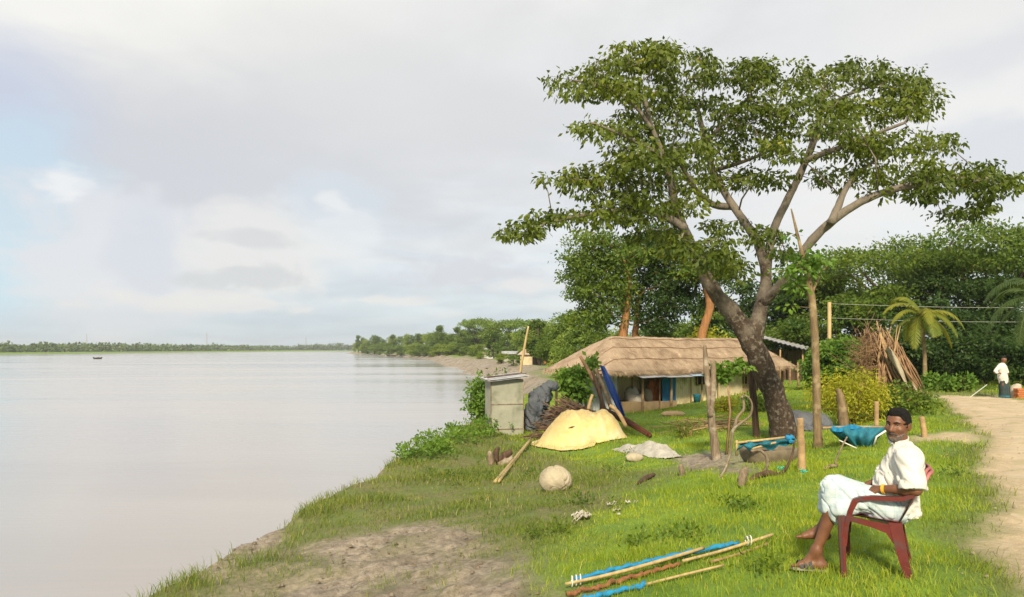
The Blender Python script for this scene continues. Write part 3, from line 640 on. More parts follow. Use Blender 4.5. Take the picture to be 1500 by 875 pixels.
# --- wood on the right: each tree and big shrub a thing
W = [('u', 'canopy_tree', 'wide flat-topped tree spreading over the wood, above the yellowing palm', 1330, 349, 50., 128, 11, 'leaf_mid', 1000),
 ('u', 'canopy_tree', 'tallest flat-crowned tree at right edge of the wood with sky showing through', 1462, 342, 46., 120, 12, 'leaf_mid', 1000),
 ('r', 'wood_tree', 'rounded green tree behind the slim pole-like tree', 1222, 385, 52., 62, 13, 'leaf_mid', 560),
 ('r', 'wood_tree', 'dark rounded tree seen between the forked trunk and the slim tree', 1150, 405, 56., 62, 14, 'leaf_dark', 560),
 ('r', 'wood_tree', 'dark green tree behind the forked trunk, left of its fork', 1085, 408, 58., 62, 15, 'leaf_dark', 560),
 ('r', 'wood_tree', 'green tree showing between the crooked orange trunk and the forked dark trunk', 1048, 428, 57., 48, 20, 'leaf_mid', 420),
 ('r', 'wood_tree', 'leafy tree rising directly behind the yellowish power pole', 1238, 432, 48., 46, 21, 'leaf_mid', 420),
 ('r', 'wood_tree', 'shaded tree filling the wood directly behind the yellowing palm', 1370, 400, 45., 70, 16, 'leaf_dark', 560),
 ('r', 'wood_tree', 'dark tree of the wood behind the standing man in a dark wrap', 1455, 410, 43., 75, 17, 'leaf_dark', 560),
 ('r', 'wood_tree', 'mid-green tree rising above the heap of leaning branches', 1290, 412, 46., 55, 18, 'leaf_mid', 560),
 ('r', 'wood_tree', 'dark tree beyond the right frame edge next to the wood', 1560, 380, 44., 90, 19, 'leaf_dark', 560)]
for k, nm, lb, u, vt, Yd, ru, sd, mt, nc in W: ptree(k, nm, lb, u, None, vt, Yd, ru, sd, mt, nclu=nc, **({'low': .1, 'lobes': 14} if k == 'r' else {}))
SH = [('dark shrub low in the wood, right behind the yellowing palm trunk', 1385, 480, 38., 48, 'leaf_dark'), ('dark shrub behind the standing man', 1445, 492, 37., 48, 'leaf_dark'),
 ('green shrub behind the heap of leaning branches', 1320, 485, 38., 42, 'leaf_dark'), ('bright leafy shrub at the foot of the yellowish power pole', 1232, 500, 35., 36, 'leaf_fresh'),
 ('green shrub behind the dark tin roof at the right end of the hut', 1160, 470, 50., 45, 'leaf_mid'), ('shrub at right edge of the wood beside the stone pillar', 1500, 488, 37., 45, 'leaf_dark'),
 ('leafy shrub between the slim tree and the power pole', 1205, 515, 36., 26, 'leaf_fresh'), ('shrub below the dark trees right of the hut ridge', 1105, 468, 52., 48, 'leaf_mid'),
 ('pale leafy shrub left of the heap of leaning branches', 1262, 520, 34., 24, 'leaf_fresh'), ('dark shrub behind the yellowing palm crown', 1345, 450, 42., 50, 'leaf_dark'), ('dark shrub high at the back of the wood, far right', 1480, 455, 42., 55, 'leaf_dark'), ('dark shrub above the right end of the pale bank path', 1415, 455, 41., 50, 'leaf_dark')]
for i, (lb, u, vt, Yd, ru, mt) in enumerate(SH): ptree('r', 'shrub', lb, u, None, vt, Yd, ru, 40+i, mt, cat='shrub', nclu=330, low=.06, lobes=12, rc=max(.35, ru/F*Yd*.2), L=.2 if mt == 'leaf_fresh' else None)
# --- palms
def palm(label, base, top, fr, mat, nfr, droop, Lf, leafw, seed, lean=(0, 0)):
    rs = np.random.default_rng(seed); root = thing('palm_tree', label, 'palm tree', base); b = MB(); base = Vector(base); top = Vector(top)
    pts, rad = smooth_path([base-Vector((0, 0, .3)), base.lerp(top, .4)+Vector((.1, 0, 0)), top], [fr*1.3, fr, fr*.9]); b.tube(pts, rad, 9, jit=.08); b.build('trunk', M['bark_thin'], root)
    for i in range(nfr):
        a = 2*math.pi*i/nfr+rs.uniform(-.25, .25); el = rs.uniform(.1, 1.25) if i % 3 else rs.uniform(-.3, .3); L = Lf*rs.uniform(.8, 1.1); d = Vector((math.cos(a)*math.cos(el), math.sin(a)*math.cos(el), math.sin(el)))
        pts = []; p = top.copy(); m = 14
        for s in range(m+1): pts.append(p.copy()); p = p+d*L/m; d = (d+Vector((0, 0, -droop/m*(1+s/m)))).normalized()
        q = MB(); q.tube(pts, [.035*(1-.85*s/m) for s in range(m+1)], 4)
        V, Fc, T = [], [], []
        tone = rs.random()*.8
        for s in range(2, m*3):
            f = s/(m*3); k = f*m; k0 = int(k); pp = pts[k0].lerp(pts[min(k0+1, m)], k-k0); dd = (pts[min(k0+1, m)]-pts[max(k0-1, 0)]).normalized(); sd = dd.cross(Vector((0, 0, 1)))
            sd = sd.normalized() if sd.length > .05 else Vector((math.sin(a), -math.cos(a), 0)); ll = leafw*math.sin(math.pi*min(1, f*.82+.17))**.6*rs.uniform(.85, 1.1)
            for sg in (-1, 1):
                tip = pp+sd*sg*ll*.75+dd*ll*.5+Vector((0, 0, -ll*rs.uniform(.3, .6))); md = pp.lerp(tip, .5)+Vector((0, 0, .06*ll)); n = len(V); wv = dd*.017
                V += [pp-wv, md-wv*1.2, tip, md+wv*1.2, pp+wv]; Fc.append((n, n+1, n+2, n+3, n+4))
        n0 = len(q.v); q.add(V, Fc)
        rawmesh('frond', q.v, q.f, M[mat], root, None, False, {'tint': np.clip(tone+rs.normal(size=len(q.v))*.06, 0, .9)}, base)
    return root
pb = gp(1352, 545); Yp = 33.
pbase = (P(1353, 530, Yp).x, Yp, gz(P(1353, 530, Yp).x, Yp))
palm('young coconut palm with yellowing drooping fronds in front of the dark wood', pbase, P(1349, 462, Yp), .085, 'palm', 15, 1.75, 2.0, .42, 3)
pbase = (P(1535, 530, 30.).x, 30., gz(P(1535, 530, 30.).x, 30.))
palm('dark green coconut palm at the right frame edge with long hanging fronds', pbase, P(1525, 440, 30.), .13, 'palm_dark', 16, 2.0, 2.9, .55, 8)
# --- far right bank: separate trees of three built kinds, copied
def proto(kind, seed, mat, **kw):
    tu, lf = (umbrella_tree if kind == 'u' else round_tree)((0, 0, 0), 10., kw.pop('R', 3.6), seed, 330, .5, 12, kw.pop('L', .5), **kw)
    return tree_object('bank_tree', None, None, (0, 0, 0), tu, lf, M['bark'], M[mat])
PR = [proto('r', 101, 'leaf_farfresh', low=.12, lobes=12), proto('r', 102, 'leaf_far', low=.1, R=4.4), proto('r', 103, 'leaf_mid', low=.3, R=2.4, lobes=9), proto('u', 104, 'leaf_far', R=5.), proto('r', 105, 'leaf_mid', low=.1, R=4.)]
used = set()
def bank_tree(kind, u, vtop, Yd, label, group=None, wide=1.):
    x = (u-750)/F*Yd; z = max(gz(x, Yd), -1.5); h = (CZ-(vtop-HV)/F*Yd-z)/10.
    src = PR[kind]
    if kind in used:
        r = src.copy(); COL.objects.link(r)
        for c in src.children: d = c.copy(); COL.objects.link(d); d.parent = r
        for k in ('group',):
            if k in r: del r[k]
    else: used.add(kind); r = src
    r.location = (x, Yd, z-.1); r.scale = (h*wide, h*wide, h); r.rotation_euler = (0, 0, rng.uniform(0, 6.28)); tag(r, label, 'tree', group); return r
bank_tree(2, 645, 476, 290, 'tall slender tree standing above the far bank treeline'); bank_tree(2, 670, 478, 270, 'second slender tree, right of the tallest one on the far bank')
bank_tree(3, 697, 466, 230, 'high-crowned umbrella tree above the mud slope on the far bank'); bank_tree(1, 722, 474, 190, 'broad dark round tree on the bank above the mud slope', wide=1.25)
bank_tree(3, 752, 467, 180, 'flat-topped tree beside the broad round tree on the bank', wide=1.1); bank_tree(2, 525, 491, 560, 'last small tree at the tip of the wooded bank')
bank_tree(1, 838, 458, 70, 'bushy green tree left of the tall leafy tree behind the thatched roof', wide=1.1); bank_tree(2, 790, 466, 105, 'pale feathery tree behind the leaning bamboo pole', wide=1.3)
prof = [(515, 497, 600), (530, 493, 560), (560, 490, 470), (600, 488, 380), (640, 486, 310), (690, 482, 240), (740, 474, 180), (790, 468, 115), (850, 470, 80)]
for u in np.arange(522, 735, 8.):
    Yd = float(np.interp(u, [p[0] for p in prof], [p[2] for p in prof]))*rng.uniform(.97, 1.12)
    bank_tree(int(rng.choice([0, 1, 2, 4, 0])), u+rng.uniform(-4, 4), float(np.interp(u, [p[0] for p in prof], [p[1] for p in prof]))+rng.uniform(-1, 7), Yd, 'leafy green tree in the mixed row lining the far right bank', 'trees lining the far right bank', rng.uniform(.9, 1.3))
for i, (u, v, Yd, kd) in enumerate([(765, 482, 150, 0), (775, 474, 128, 1), (802, 470, 108, 0), (815, 478, 86, 4), (830, 486, 66, 0), (745, 488, 160, 4), (855, 475, 60, 1), (878, 478, 58, 4), (905, 480, 62, 0), (1000, 470, 66, 1), (950, 478, 64, 4), (1050, 462, 68, 0)]):
    bank_tree(kd, u, v, Yd, 'green tree in the thicket behind the distant huts and thatched roof', 'trees in the thicket behind the huts', rng.uniform(1., 1.35))
for u, v, Yd, kd in ((735, 516, 118, 0), (752, 519, 100, 1), (765, 513, 125, 4), (705, 515, 165, 0), (824, 520, 100, 1), (845, 512, 95, 0), (690, 513, 200, 1)): bank_tree(kd, u, v, Yd, 'leafy green clump among the distant huts on the bank', 'green clumps among the distant huts', 1.7)['category'] = 'shrub'
# low shrubs along the top of the far bank
PRs = [0, 1]
for u in np.arange(528, 700, 9.):
    Yd = float(np.interp(u, [p[0] for p in prof], [p[2] for p in prof]))*.9
    bank_tree(int(rng.choice([0, 1, 4])), u+rng.uniform(-4, 4), 505+rng.uniform(-3, 3), Yd, 'low green shrub at the foot of the trees lining the far right bank', 'shrubs below the far bank trees', 2.2)['category'] = 'shrub'
for o in list(COL.objects):
    if o.get('category') == 'shrub' and o.name.startswith('bank_tree'): o.name = 'bank_shrub'
# far shore woods: one mass nobody could count
def far_wood(name, label, spans):
    C = []
    for (x0, y0, x1, y1, h, n, dp) in spans:
        f = rng.random(n); xx = x0+(x1-x0)*f; yy = y0+(y1-y0)*f; nx, ny = (y1-y0), -(x1-x0); l = math.hypot(nx, ny); o = rng.random(n)*dp
        if (x1-x0) == 0 or abs(y1-y0) > abs(x1-x0): xx = xx-o
        else: yy = yy+o
        hm = h*(.55+.9*np.abs(fbm(xx*.03, yy*.03, 77))+.35*vnoise(xx*.12, yy*.12, 78)); C.append(np.stack([xx, yy, -1.2+hm*rng.random(n)**.8], 1))
    C = np.concatenate(C); V, Q, T = clusters(C, 1.6, 7, .1, 2.6, .8, .7)
    return tag(rawmesh(name, V, Q, M['leaf_farshore'], None, None, True, {'tint': T}), label, 'woodland', None, 'stuff')
far_wood('far_wood', 'long low belt of trees along the far river shore', [(-372, 430, -372, 1290, 6, 3600, 55), (-380, 1290, 60, 1290, 9, 2200, 30)])
# ------------------------------------------------------------------ bushes and weeds close by
def bush(name, label, cat, base, rad, n, L, mat, nst=6, up=.3, wr=.5, nper=11, rc=.16, droop=.15, low=.1, seedshape=None):
    base = Vector(base); root = thing(name, label, cat, base); a = rng.normal(size=(n, 3)); a /= np.linalg.norm(a, axis=1)[:, None]; a *= rng.uniform(.35, 1, n)[:, None]
    ths = np.arctan2(a[:, 1], a[:, 0]); a *= (1+.35*np.sin(ths*3+rng.uniform(0, 6))*np.abs(a[:, 2:3].ravel()))[:, None]
    cc = np.array(base)+np.array([0, 0, rad[2]*(1-low)])+a*np.array(rad); gzz = H(cc[:, 0], cc[:, 1])+.04; cc[:, 2] = np.maximum(cc[:, 2], gzz)
    lim = []
    for i in range(nst):
        t_ = rng.uniform(0, 6.28); lim.append(([base+Vector((rng.normal()*.05, rng.normal()*.05, -.1)), base+Vector((math.cos(t_)*rad[0]*.3, math.sin(t_)*rad[1]*.3, rad[2]*.8)), base+Vector((math.cos(t_)*rad[0]*.5, math.sin(t_)*rad[1]*.5, rad[2]*1.4))], [.03, .02, .008]))
    b = MB()
    for pts, rd in grow(lim, cc[::3], twig=.005, step=.25): b.tube(pts, rd, 4)
    b.build('stem', M['stick'], root); V, Q, T = clusters(cc, rc, nper, droop, L, wr, .8); rawmesh('foliage', V, Q, M[mat], root, None, True, {'tint': T}, base); return root
bp = P(722, 585, 26.5); bush('bush', 'leafy green bush at the river edge behind the cement shed', 'bush', (bp.x-.1, bp.y, gz(bp.x, bp.y)-.1), (.95, .85, 1.02), 330, .16, 'leaf_fresh')
def hang(name, label, cat, uvs, Yd, n, L, mat, dY=.4, rc=.13, nper=9, wr=.6):
    """a climbing plant: leaves over given pixel blobs at their own distance"""
    cc = []
    for u, v, ru, rv in uvs:
        m = int(n*ru*rv/500)+6; a = rng.normal(size=(m, 3)); a /= np.linalg.norm(a, axis=1)[:, None]; a *= rng.random(m)[:, None]**(1/3.)
        cc += [tuple(P(u+q[0]*ru, v+q[2]*rv, Yd+q[1]*dY)) for q in a]
    cc = np.array(cc); x0, y0 = cc[:, 0].mean(), cc[:, 1].mean(); base = Vector((x0, y0, gz(x0, y0))); root = thing(name, label, cat, base)
    top = Vector((x0, y0, cc[:, 2].max()-.1)); b = MB()
    for pts, rd in grow([([base-Vector((0, 0, .1)), base.lerp(top, .5)+Vector((.08, 0, 0)), top], [.03, .025, .01])], cc[::4], twig=.005, step=.25): b.tube(pts, rd, 4)
    b.build('stem', M['stick'], root); V, Q, T = clusters(cc, rc, nper, .3, L, wr, .8); rawmesh('foliage', V, Q, M[mat], root, None, True, {'tint': T}, base); return root
hang('climbing_vine', 'green broad-leaved vine climbing over dark props at the left end of the thatched hut', 'climbing plant', [(842, 563, 22, 24), (830, 550, 14, 12), (850, 545, 14, 10), (845, 580, 18, 12), (868, 530, 8, 10)], 25.4, 60, .19, 'leaf_fresh')
hang('climbing_vine', 'fresh green vine hanging over the forked weathered post in front of the hut', 'climbing plant', [(1062, 541, 20, 8), (1048, 545, 10, 8), (1085, 537, 12, 6), (1063, 552, 6, 6)], gp(1045, 670).y+.1, 60, .11, 'leaf_fresh', .2, .08)
# weeds tumbling down the bank
def weeds(name, label, uvs, n, hmax, L, mat, kind='stuff', wr=.5):
    cc = []; 
    for u, v, ru, rv in uvs:
        for _ in range(int(n*ru*rv/300)+4):
            q = gp(u+rng.normal()*ru*.5, v+rng.normal()*rv*.5); cc.append((q.x, q.y, q.z+rng.random()**1.3*hmax))
    V, Q, T = clusters(np.array(cc), .10, 9, -.2, L, wr, .8); return tag(rawmesh(name, V, Q, M[mat], None, None, True, {'tint': T}), label, 'plants', None, kind)
weeds('bank_weeds', 'leafy green weeds tumbling over the bank edge below the cement shed', [(600, 668, 18, 14), (630, 650, 24, 18), (665, 643, 26, 14), (700, 638, 26, 12), (720, 630, 16, 8), (590, 672, 10, 8), (640, 665, 26, 10)], 60, .38, .11, 'leaf_fresh')
weeds('low_weeds', 'patches of low dark weeds in the slope grass', [(820, 780, 16, 8), (770, 660, 10, 12), (1120, 835, 22, 8), (785, 700, 26, 8), (900, 690, 30, 8), (850, 740, 40, 10), (700, 700, 30, 12), (640, 700, 40, 10), (930, 665, 20, 5), (790, 790, 14, 8), (1000, 790, 30, 6), (1080, 745, 30, 6), (930, 800, 20, 6), (1390, 700, 16, 4)], 22, .09, .055, 'leaf_mid')
# yellow feathery bush
yb = gp(1262, 622); bush('yellow_bush', 'feathery yellow-green bush with orange flowers behind the blue net trough', 'bush', (yb.x, yb.y+.6, yb.z), (1.05, .8, .72), 420, .10, 'leaf_yellow', nper=15, wr=.3, rc=.15, droop=.5)
q = gp(1222, 600); bush('yellow_bush', 'small yellow-green bush just right of the slim tree', 'bush', (q.x+.1, q.y-.4, q.z), (.5, .5, .5), 130, .10, 'leaf_yellow', nper=13, wr=.35, droop=.4)
for u, v, r, lb in ((1357, 552, .42, 'small broad-leaved plant at the wood edge under the yellowing palm'), (1388, 566, .32, 'small leafy plant at the wood edge, left one of two beside the path end'), (1413, 564, .42, 'small leafy plant at the wood edge, nearer the white stick by the path end')):
    q = P(u, v, 31.); bush('leafy_plant', lb, 'plant', (q.x, q.y, gz(q.x, q.y)), (r, r, r*1.05), 50, .2, 'leaf_fresh', nper=7, rc=.14, wr=.6)
q = gp(1040, 605); 
for u, lb in ((1063, 'yellow-leaved shrub at the hut wall, left of the dark leaning trunk'), (1108, 'shrub by the hut wall, directly left of the dark leaning trunk')):
    q = gp(u, 604); bush('wall_shrub', lb, 'shrub', (q.x, q.y, q.z), (.45, .35, .3), 70, .13, 'leaf_yellow' if u < 1100 else 'leaf_mid', nper=9)
q = gp(1005, 640); bush('dry_tuft', 'dry brownish twiggy tuft on the grass in front of the hut porch', 'plant', (q.x, q.y, q.z), (.55, .35, .2), 50, .12, 'dry', nper=9, wr=.2)
q = gp(1320, 618); bush('hedge', 'low green hedge shrub beside the path behind the seated man', 'bush', (q.x+.8, q.y+2.2, gz(q.x+.8, q.y+2.2)), (1.5, .9, .42), 260, .12, 'leaf_mid', nper=10)
# ------------------------------------------------------------------ the thatched hut
HA = P(890, 543, 28.5); EXh = Vector((.757, .653, 0)); EYh = Vector((-.653, .757, 0)); HL, HD = 14.5, 3.7
hz = gz(HA.x+4, HA.y+4)-.05; EZ = HA.z+.10; RZ = 2.22
hut = thing('thatched_hut', 'long thatched hut with cream sheet walls and a porch, behind the leaning tree', 'hut', (HA.x, HA.y, hz), math.atan2(.653, .757))
def hx(u, v, yl):
    k = (u-750)/F; A = HA.x*EYh.x+HA.y*EYh.y; yy = (yl+A)/(k*EYh.x+EYh.y); p = Vector((k*yy, yy, CZ-(v-HV)/F*yy)); d = p-HA
    return Vector((d.x*EXh.x+d.y*EXh.y, yl, p.z-hz))
def hw(l): return Vector((HA.x+EXh.x*l[0]+EYh.x*l[1], HA.y+EXh.y*l[0]+EYh.y*l[1], l[2]+hz))
ez = EZ-hz; rz = RZ-hz
def roofz(x, y):
    a = abs(y-HD/2)/(HD/2); b = max((2.3-x)/2.3, (x-(HL-2.3))/2.3, 0); f = (a**5+max(b, 0)**5)**.2
    return rz-(rz-ez)*min(f, 1.08)**1.12+.035*float(fbm(x*.9, y*.9, 81))-.06*math.sin(math.pi*min(max(x/HL, 0), 1))
def roofpt(u, v, off=0.):
    x = -.15+u*(HL+.3); y = -.12+v*(HD+.24)
    # round the four corners a little
    cx = max(.7-x, x-(HL-.7), 0)/.85; cy = max(.7-y, y-(HD-.7), 0)/.82; q = math.hypot(cx, cy)
    if q > 1: x += (math.copysign(1, HL/2-x))*(q-1)*.5; y += math.copysign(1, HD/2-y)*(q-1)*.5
    return Vector((x, y, roofz(x, y)+off))
b = MB(); nu, nv = 150, 60
b.grid(lambda u, v: roofpt(u, v, .02*float(fbm(u*150, v*14, 82))), nu, nv)
b.grid(lambda u, v: roofpt(u, 1-v, -.11), 60, 24)
rim = [(i/60, 0) for i in range(60)]+[(1, i/24) for i in range(24)]+[(1-i/60, 1) for i in range(60)]+[(0, 1-i/24) for i in range(24)]
V = []; 
for q in rim: V += [roofpt(*q), roofpt(*q, -.11)]
n = len(rim); b.add(V, [(2*i, 2*((i+1) % n), 2*((i+1) % n)+1, 2*i+1) for i in range(n)], 0, True)
roof = b.build('roof', M['thatch'], hut, False)
# straw: loose stalks lying down the slope, and the ragged eave
V, Fc = [], []; rs = random.Random(3)
def stalk(p, d, L, w):
    s = d.cross(Vector((rs.uniform(-.3, .3), rs.uniform(-.3, .3), 1))); s = s.normalized()*w; n = len(V)
    V.extend([p-s, p+s, p+d*L+s*.5, p+d*L-s*.5]); Fc.append((n, n+1, n+2, n+3))
for _ in range(6500):
    u, v = rs.random(), rs.random()*.5; p = roofpt(u, v); q = roofpt(u, max(v-.03, -.05)); x = p.x
    if x < 2.3 and (2.3-x)/2.3 > abs(p.y-HD/2)/(HD/2): q = roofpt(max(u-.02, -.02), v)
    if x < 2.3 and rs.random() < .5: v = rs.random(); p = roofpt(u, v); q = roofpt(max(u-.02, -.02), v) if (2.3-x)/2.3 > abs(p.y-HD/2)/(HD/2) else roofpt(u, v-.03 if v < .5 else v+.03)
    d = (q-p).normalized()+Vector((rs.gauss(0, .16), rs.gauss(0, .1), .03)); stalk(p+Vector((0, 0, .012)), d.normalized(), rs.uniform(.15, .45), .006)
for _ in range(4200):
    if rs.random() < .72: p = roofpt(rs.random(), 0, -rs.random()*.12); d = Vector((rs.gauss(0, .25), -rs.uniform(.3, .8), -rs.uniform(.5, 1.2)))
    else: p = roofpt(0 if rs.random() < .75 else 1, rs.random(), -rs.random()*.12); d = Vector((-.6 if p.x < 3 else .6, rs.gauss(0, .25), -rs.uniform(.5, 1.2)))
    stalk(p, d.normalized(), rs.uniform(.05, .20), .007)
rawmesh('straw', V, Fc, M['straw'], roof)
for f, (u0, u1) in ((.14, (.03, .97)), (.3, (.08, .93)), (.44, (.14, .88))):
    b = MB(); b.tube([roofpt(u0+(u1-u0)*i/24, f+.008*math.sin(i*1.7), .035) for i in range(25)], .014, 5); b.build('batten', M['stick'], roof, False)
def hbox(name, x0, x1, y0, y1, z0, z1, mat, parent=hut):
    b = MB(); b.box(((x0+x1)/2, (y0+y1)/2, (z0+z1)/2), (x1-x0, y1-y0, z1-z0)); return b.build(name, M[mat], parent, False)
FW = .62   # front wall line
def sheet(name, x0, x1, z0, z1, mat, y=FW, lam=.15, amp=.016, parent=hut, axis='x'):
    n = max(2, int((x1-x0)/lam*8)); b = MB()
    def f(u, v):
        t = x0+(x1-x0)*u; o = amp*math.sin(2*math.pi*t/lam); z = z0+(z1-z0)*v
        return (t, y+o, z) if axis == 'x' else (y+o, t, z)
    b.grid(f, n, 2); b.grid(lambda u, v: tuple(Vector(f(1-u, v))+(Vector((0, .012, 0)) if axis == 'x' else Vector((.012, 0, 0)))), n, 2); return b.build(name, M[mat], parent, False)
g0 = -.35; top = ez-.02
xa = hx(915, 600, FW).x; xb = hx(988, 600, FW).x; xc = hx(1050, 600, FW).x; xd = hx(1086, 600, FW).x; xe_ = hx(1110, 600, FW).x; xf = hx(1133, 600, FW).x
# porch recess: back wall at y=1.7
sheet('wall', xa-.3, xb, g0, top+.3, 'tin_cream', 1.7); sheet('wall', FW, HD-.6, g0, top+.2, 'tin_grey', xa-.45, axis='y')
sheet('wall', xb+.06, xc-.03, hx(1000, 592, FW).z, top+.25, 'tin_cream'); hbox('wall', xc, xd, FW-.05, FW+.06, g0, top+.25, 'plaster'); hbox('wall', xd+.003, xe_, FW+.05, FW+.12, g0, top+.25, 'mud_wall')
sheet('wall', xe_+.02, xf, g0, top+.2, 'tin_cream'); hbox('wall', xf-.05, xf+.03, FW+.08, HD-.6, g0, top+.2, 'mud_wall'); hbox('wall', xa-.4, xf, HD-.65, HD-.55, g0, top+.2, 'mud_wall')
hbox('wall', xb, xb+.05, FW+.08, 1.72, g0, top+.2, 'tin_cream')
pz = hx(950, 588, FW-.2).z
for i in range(3):
    w0 = xa+.15+(xb-xa-.25)*i/3; hbox('plinth', w0, w0+(xb-xa-.25)/3-.03, FW-.22, 1.66, g0, pz-.03*i, 'mud_wall')
hbox('plinth', xb-.02, xf+.05, FW-.16, FW+.30, g0, hx(1000, 596, FW).z, 'mud_wall')
# door curtain with folds
b = MB(); d0, d1 = hx(970, 552, FW-.04), hx(989, 590, FW-.04)
b.grid(lambda u, v: (d0.x+(d1.x-d0.x)*u, FW-.05+.025*math.sin(u*17)+.01*math.sin(v*9+u*4), d1.z+(d0.z-d1.z)*v), 30, 10); b.build('door_curtain', M['blue_cloth'], hut, False)
for u0, u1, v0, v1 in ((1019, 1032, 552, 563), (1088, 1097, 552, 562)):
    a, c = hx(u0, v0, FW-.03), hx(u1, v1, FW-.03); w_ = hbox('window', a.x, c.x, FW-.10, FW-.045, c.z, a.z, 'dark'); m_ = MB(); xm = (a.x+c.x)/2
    for q in (a.x, xm, c.x): m_.box((q, FW-.115, (a.z+c.z)/2), (.05, .05, a.z-c.z+.08))
    m_.build('frame', M['stick_tan'], w_, False)
for u, v0, v1, r, yl, mt in ((941, 548, 610, .055, FW-.35, 'stick_tan'), (983, 547, 611, .06, FW-.4, 'stick_tan'), (966, 552, 609, .03, FW-.25, 'stick'), (926, 548, 606, .04, FW+.3, 'stick'), (1028, 553, 600, .045, FW-.2, 'stick_tan'), (1012, 555, 596, .03, FW-.09, 'stick_tan'), (1053, 560, 602, .03, FW-.35, 'bamboo'), (1146, 540, 588, .06, FW, 'stick_tan'), (1169, 535, 585, .06, .45, 'stick_tan'), (1157, 540, 580, .05, 2.6, 'stick'), (1122, 545, 592, .05, FW-.1, 'stick_tan')):
    a, c = hx(u, v0, yl), hx(u, v1, yl); b = MB(); b.tube([(c.x, yl, c.z-.25), (c.x+.02, yl, (a.z+c.z)/2), (a.x, yl, max(a.z, top)+.04)], [r*1.1, r, r*.9], 7, jit=.06); b.build('post', M[mt], hut, False)
for u0, u1, mt, dz in ((925, 962, 'tin_grey', 0), (961, 1000, 'tin_grey', -.015), (999, 1034, 'tin_blue', .0), (1092, 1113, 'tin_blue', 0)):
    a, c = hx(u0, 548, FW-.4).x, hx(u1, 548, FW-.4).x; b = MB(); zt = top-.16+dz; rs_ = rs.uniform(-.02, .02)
    b.grid(lambda u, v: (a+(c-a)*u, -.36+1.0*v, zt-.24+.26*v+.012*math.sin(u*(c-a)/.09*6.28)+rs_*u), 40, 2); b.grid(lambda u, v: (a+(c-a)*(1-u), -.36+1.0*v, zt-.252+.26*v+.012*math.sin((1-u)*(c-a)/.09*6.28)+rs_*(1-u)), 40, 2); b.build('awning', M[mt], hut, False)
b = MB(); b.tube([(xa-.2, .14, top-.20), (xb+.9, .14, top-.19)], .03, 6); b.build('beam', M['stick_tan'], hut, False)
# things kept in the porch
def blob(name, label, cat, parts, h, mat, k=.05, nz=.02, nf=6., group=None, loc=None, fl=None, crk=0):
    ps = np.array([p[0] for p in parts]); rs_ = np.array([max(np.atleast_1d(p[1])) for p in parts]); f = Field((ps-rs_[:, None]-.08).min(0), (ps+rs_[:, None]+.08).max(0), h)
    for p in parts:
        if np.isscalar(p[1]): f.cap(p[0], p[2] if len(p) > 2 else p[0], p[1], p[1], k)
        else: f.ell(p[0], p[1], p[2] if len(p) > 2 else None, k)
    V, Q = f.mesh(); V = relax(V, Q, 2); V = V+vnormals(V, Q)*(nz*n3(V, nf, 4)+nz*.4*n3(V, nf*3, 9))[:, None]
    if crk: V = V-vnormals(V, Q)*(crk*np.exp(-(n3(V, 2.2, 14)/.03)**2)+crk*.7*np.exp(-(n3(V, 3.1, 19)/.03)**2))[:, None]
    loc = loc if loc is not None else Vector((V[:, 0].mean(), V[:, 1].mean(), V[:, 2].min())); o = rawmesh(name, V, Q, M[mat], None, None, True, None, loc); o.location = loc
    return tag(o, label, cat, group)
for (u, v, r, yl, mt, lb) in ((925, 583, .42, 1.05, 'sack', 'stuffed white sack at the far left of the hut porch'), (936, 590, .30, .7, 'sack', 'pale sack beside the left porch post, in front of another sack'), (948, 582, .3, 1.1, 'sack_tan', 'tan sack in the middle of the porch below the orange cloth'), (958, 586, .26, 1.2, 'sack_tan', 'small tan sack right of the others, by the blue door cloth')):
    p = hw(hx(u, v, yl)); blob('sack', lb, 'sack', [(tuple(p), (r*.8, r*.75, r*1.1)), (tuple(p+Vector((0, 0, r*.7))), (r*.5, r*.5, r*.5))], .04, mt, .1, .05, 4.)
a, c = hx(951, 557, .95), hx(968, 584, .95); b = MB(); b.grid(lambda u, v: hw((a.x+(c.x-a.x)*u+.05*math.sin(v*7), .95+.05*math.sin(u*14)+.03*math.sin(v*11+u*5), c.z+(a.z-c.z)*v-.12*math.sin(u*3.1)*(1-v))), 20, 14)
b.top('hanging_cloth', M['orange_cloth'], 'orange-brown cloth hanging in the porch of the thatched hut', 'cloth')
p = hw(hx(1021, 607, FW-.5)); b = MB(); pg = Vector((p.x, p.y, gz(p.x, p.y))); b.tube([pg, pg+Vector((0, 0, .32)), pg+Vector((0, 0, .36)), pg+Vector((0, 0, .355)), pg+Vector((0, 0, .06))], [.13, .17, .18, .155, .12], 14); b.top('bucket', M['net_teal'], 'dark teal bucket standing at the foot of the hut wall', 'bucket')
# low tin-roofed building behind the hut's right end, and the cement shed
bx = P(1150, 515, 47); r_ = thing('tin_roof_shed', 'low dark shed with sagging grey tin roof behind the hut, right of the leaning trunk', 'shed', (bx.x, bx.y, gz(bx.x, bx.y)))
b = MB(); A_, B_, C_, D_ = P(1115, 495, 46), P(1180, 512, 45.5), P(1185, 508, 49), P(1120, 492, 50)
b.grid(lambda u, v: A_.lerp(B_, u).lerp(D_.lerp(C_, u), v)+Vector((0, 0, .03*math.sin(u*60))), 60, 4); b.grid(lambda u, v: A_.lerp(B_, 1-u).lerp(D_.lerp(C_, 1-u), v)+Vector((0, 0, -.05+.03*math.sin((1-u)*60))), 60, 4); b.build('roof', M['tin_grey'], r_)
b = MB(); 
for u in (1120, 1148, 1174): q = P(u, 505, 46.6); b.box((q.x, q.y+1, (q.z+gz(q.x, q.y))/2-.2), (1.0, .1, q.z-gz(q.x, q.y)-.3))
b.build('wall', M['wood_dark'], r_)
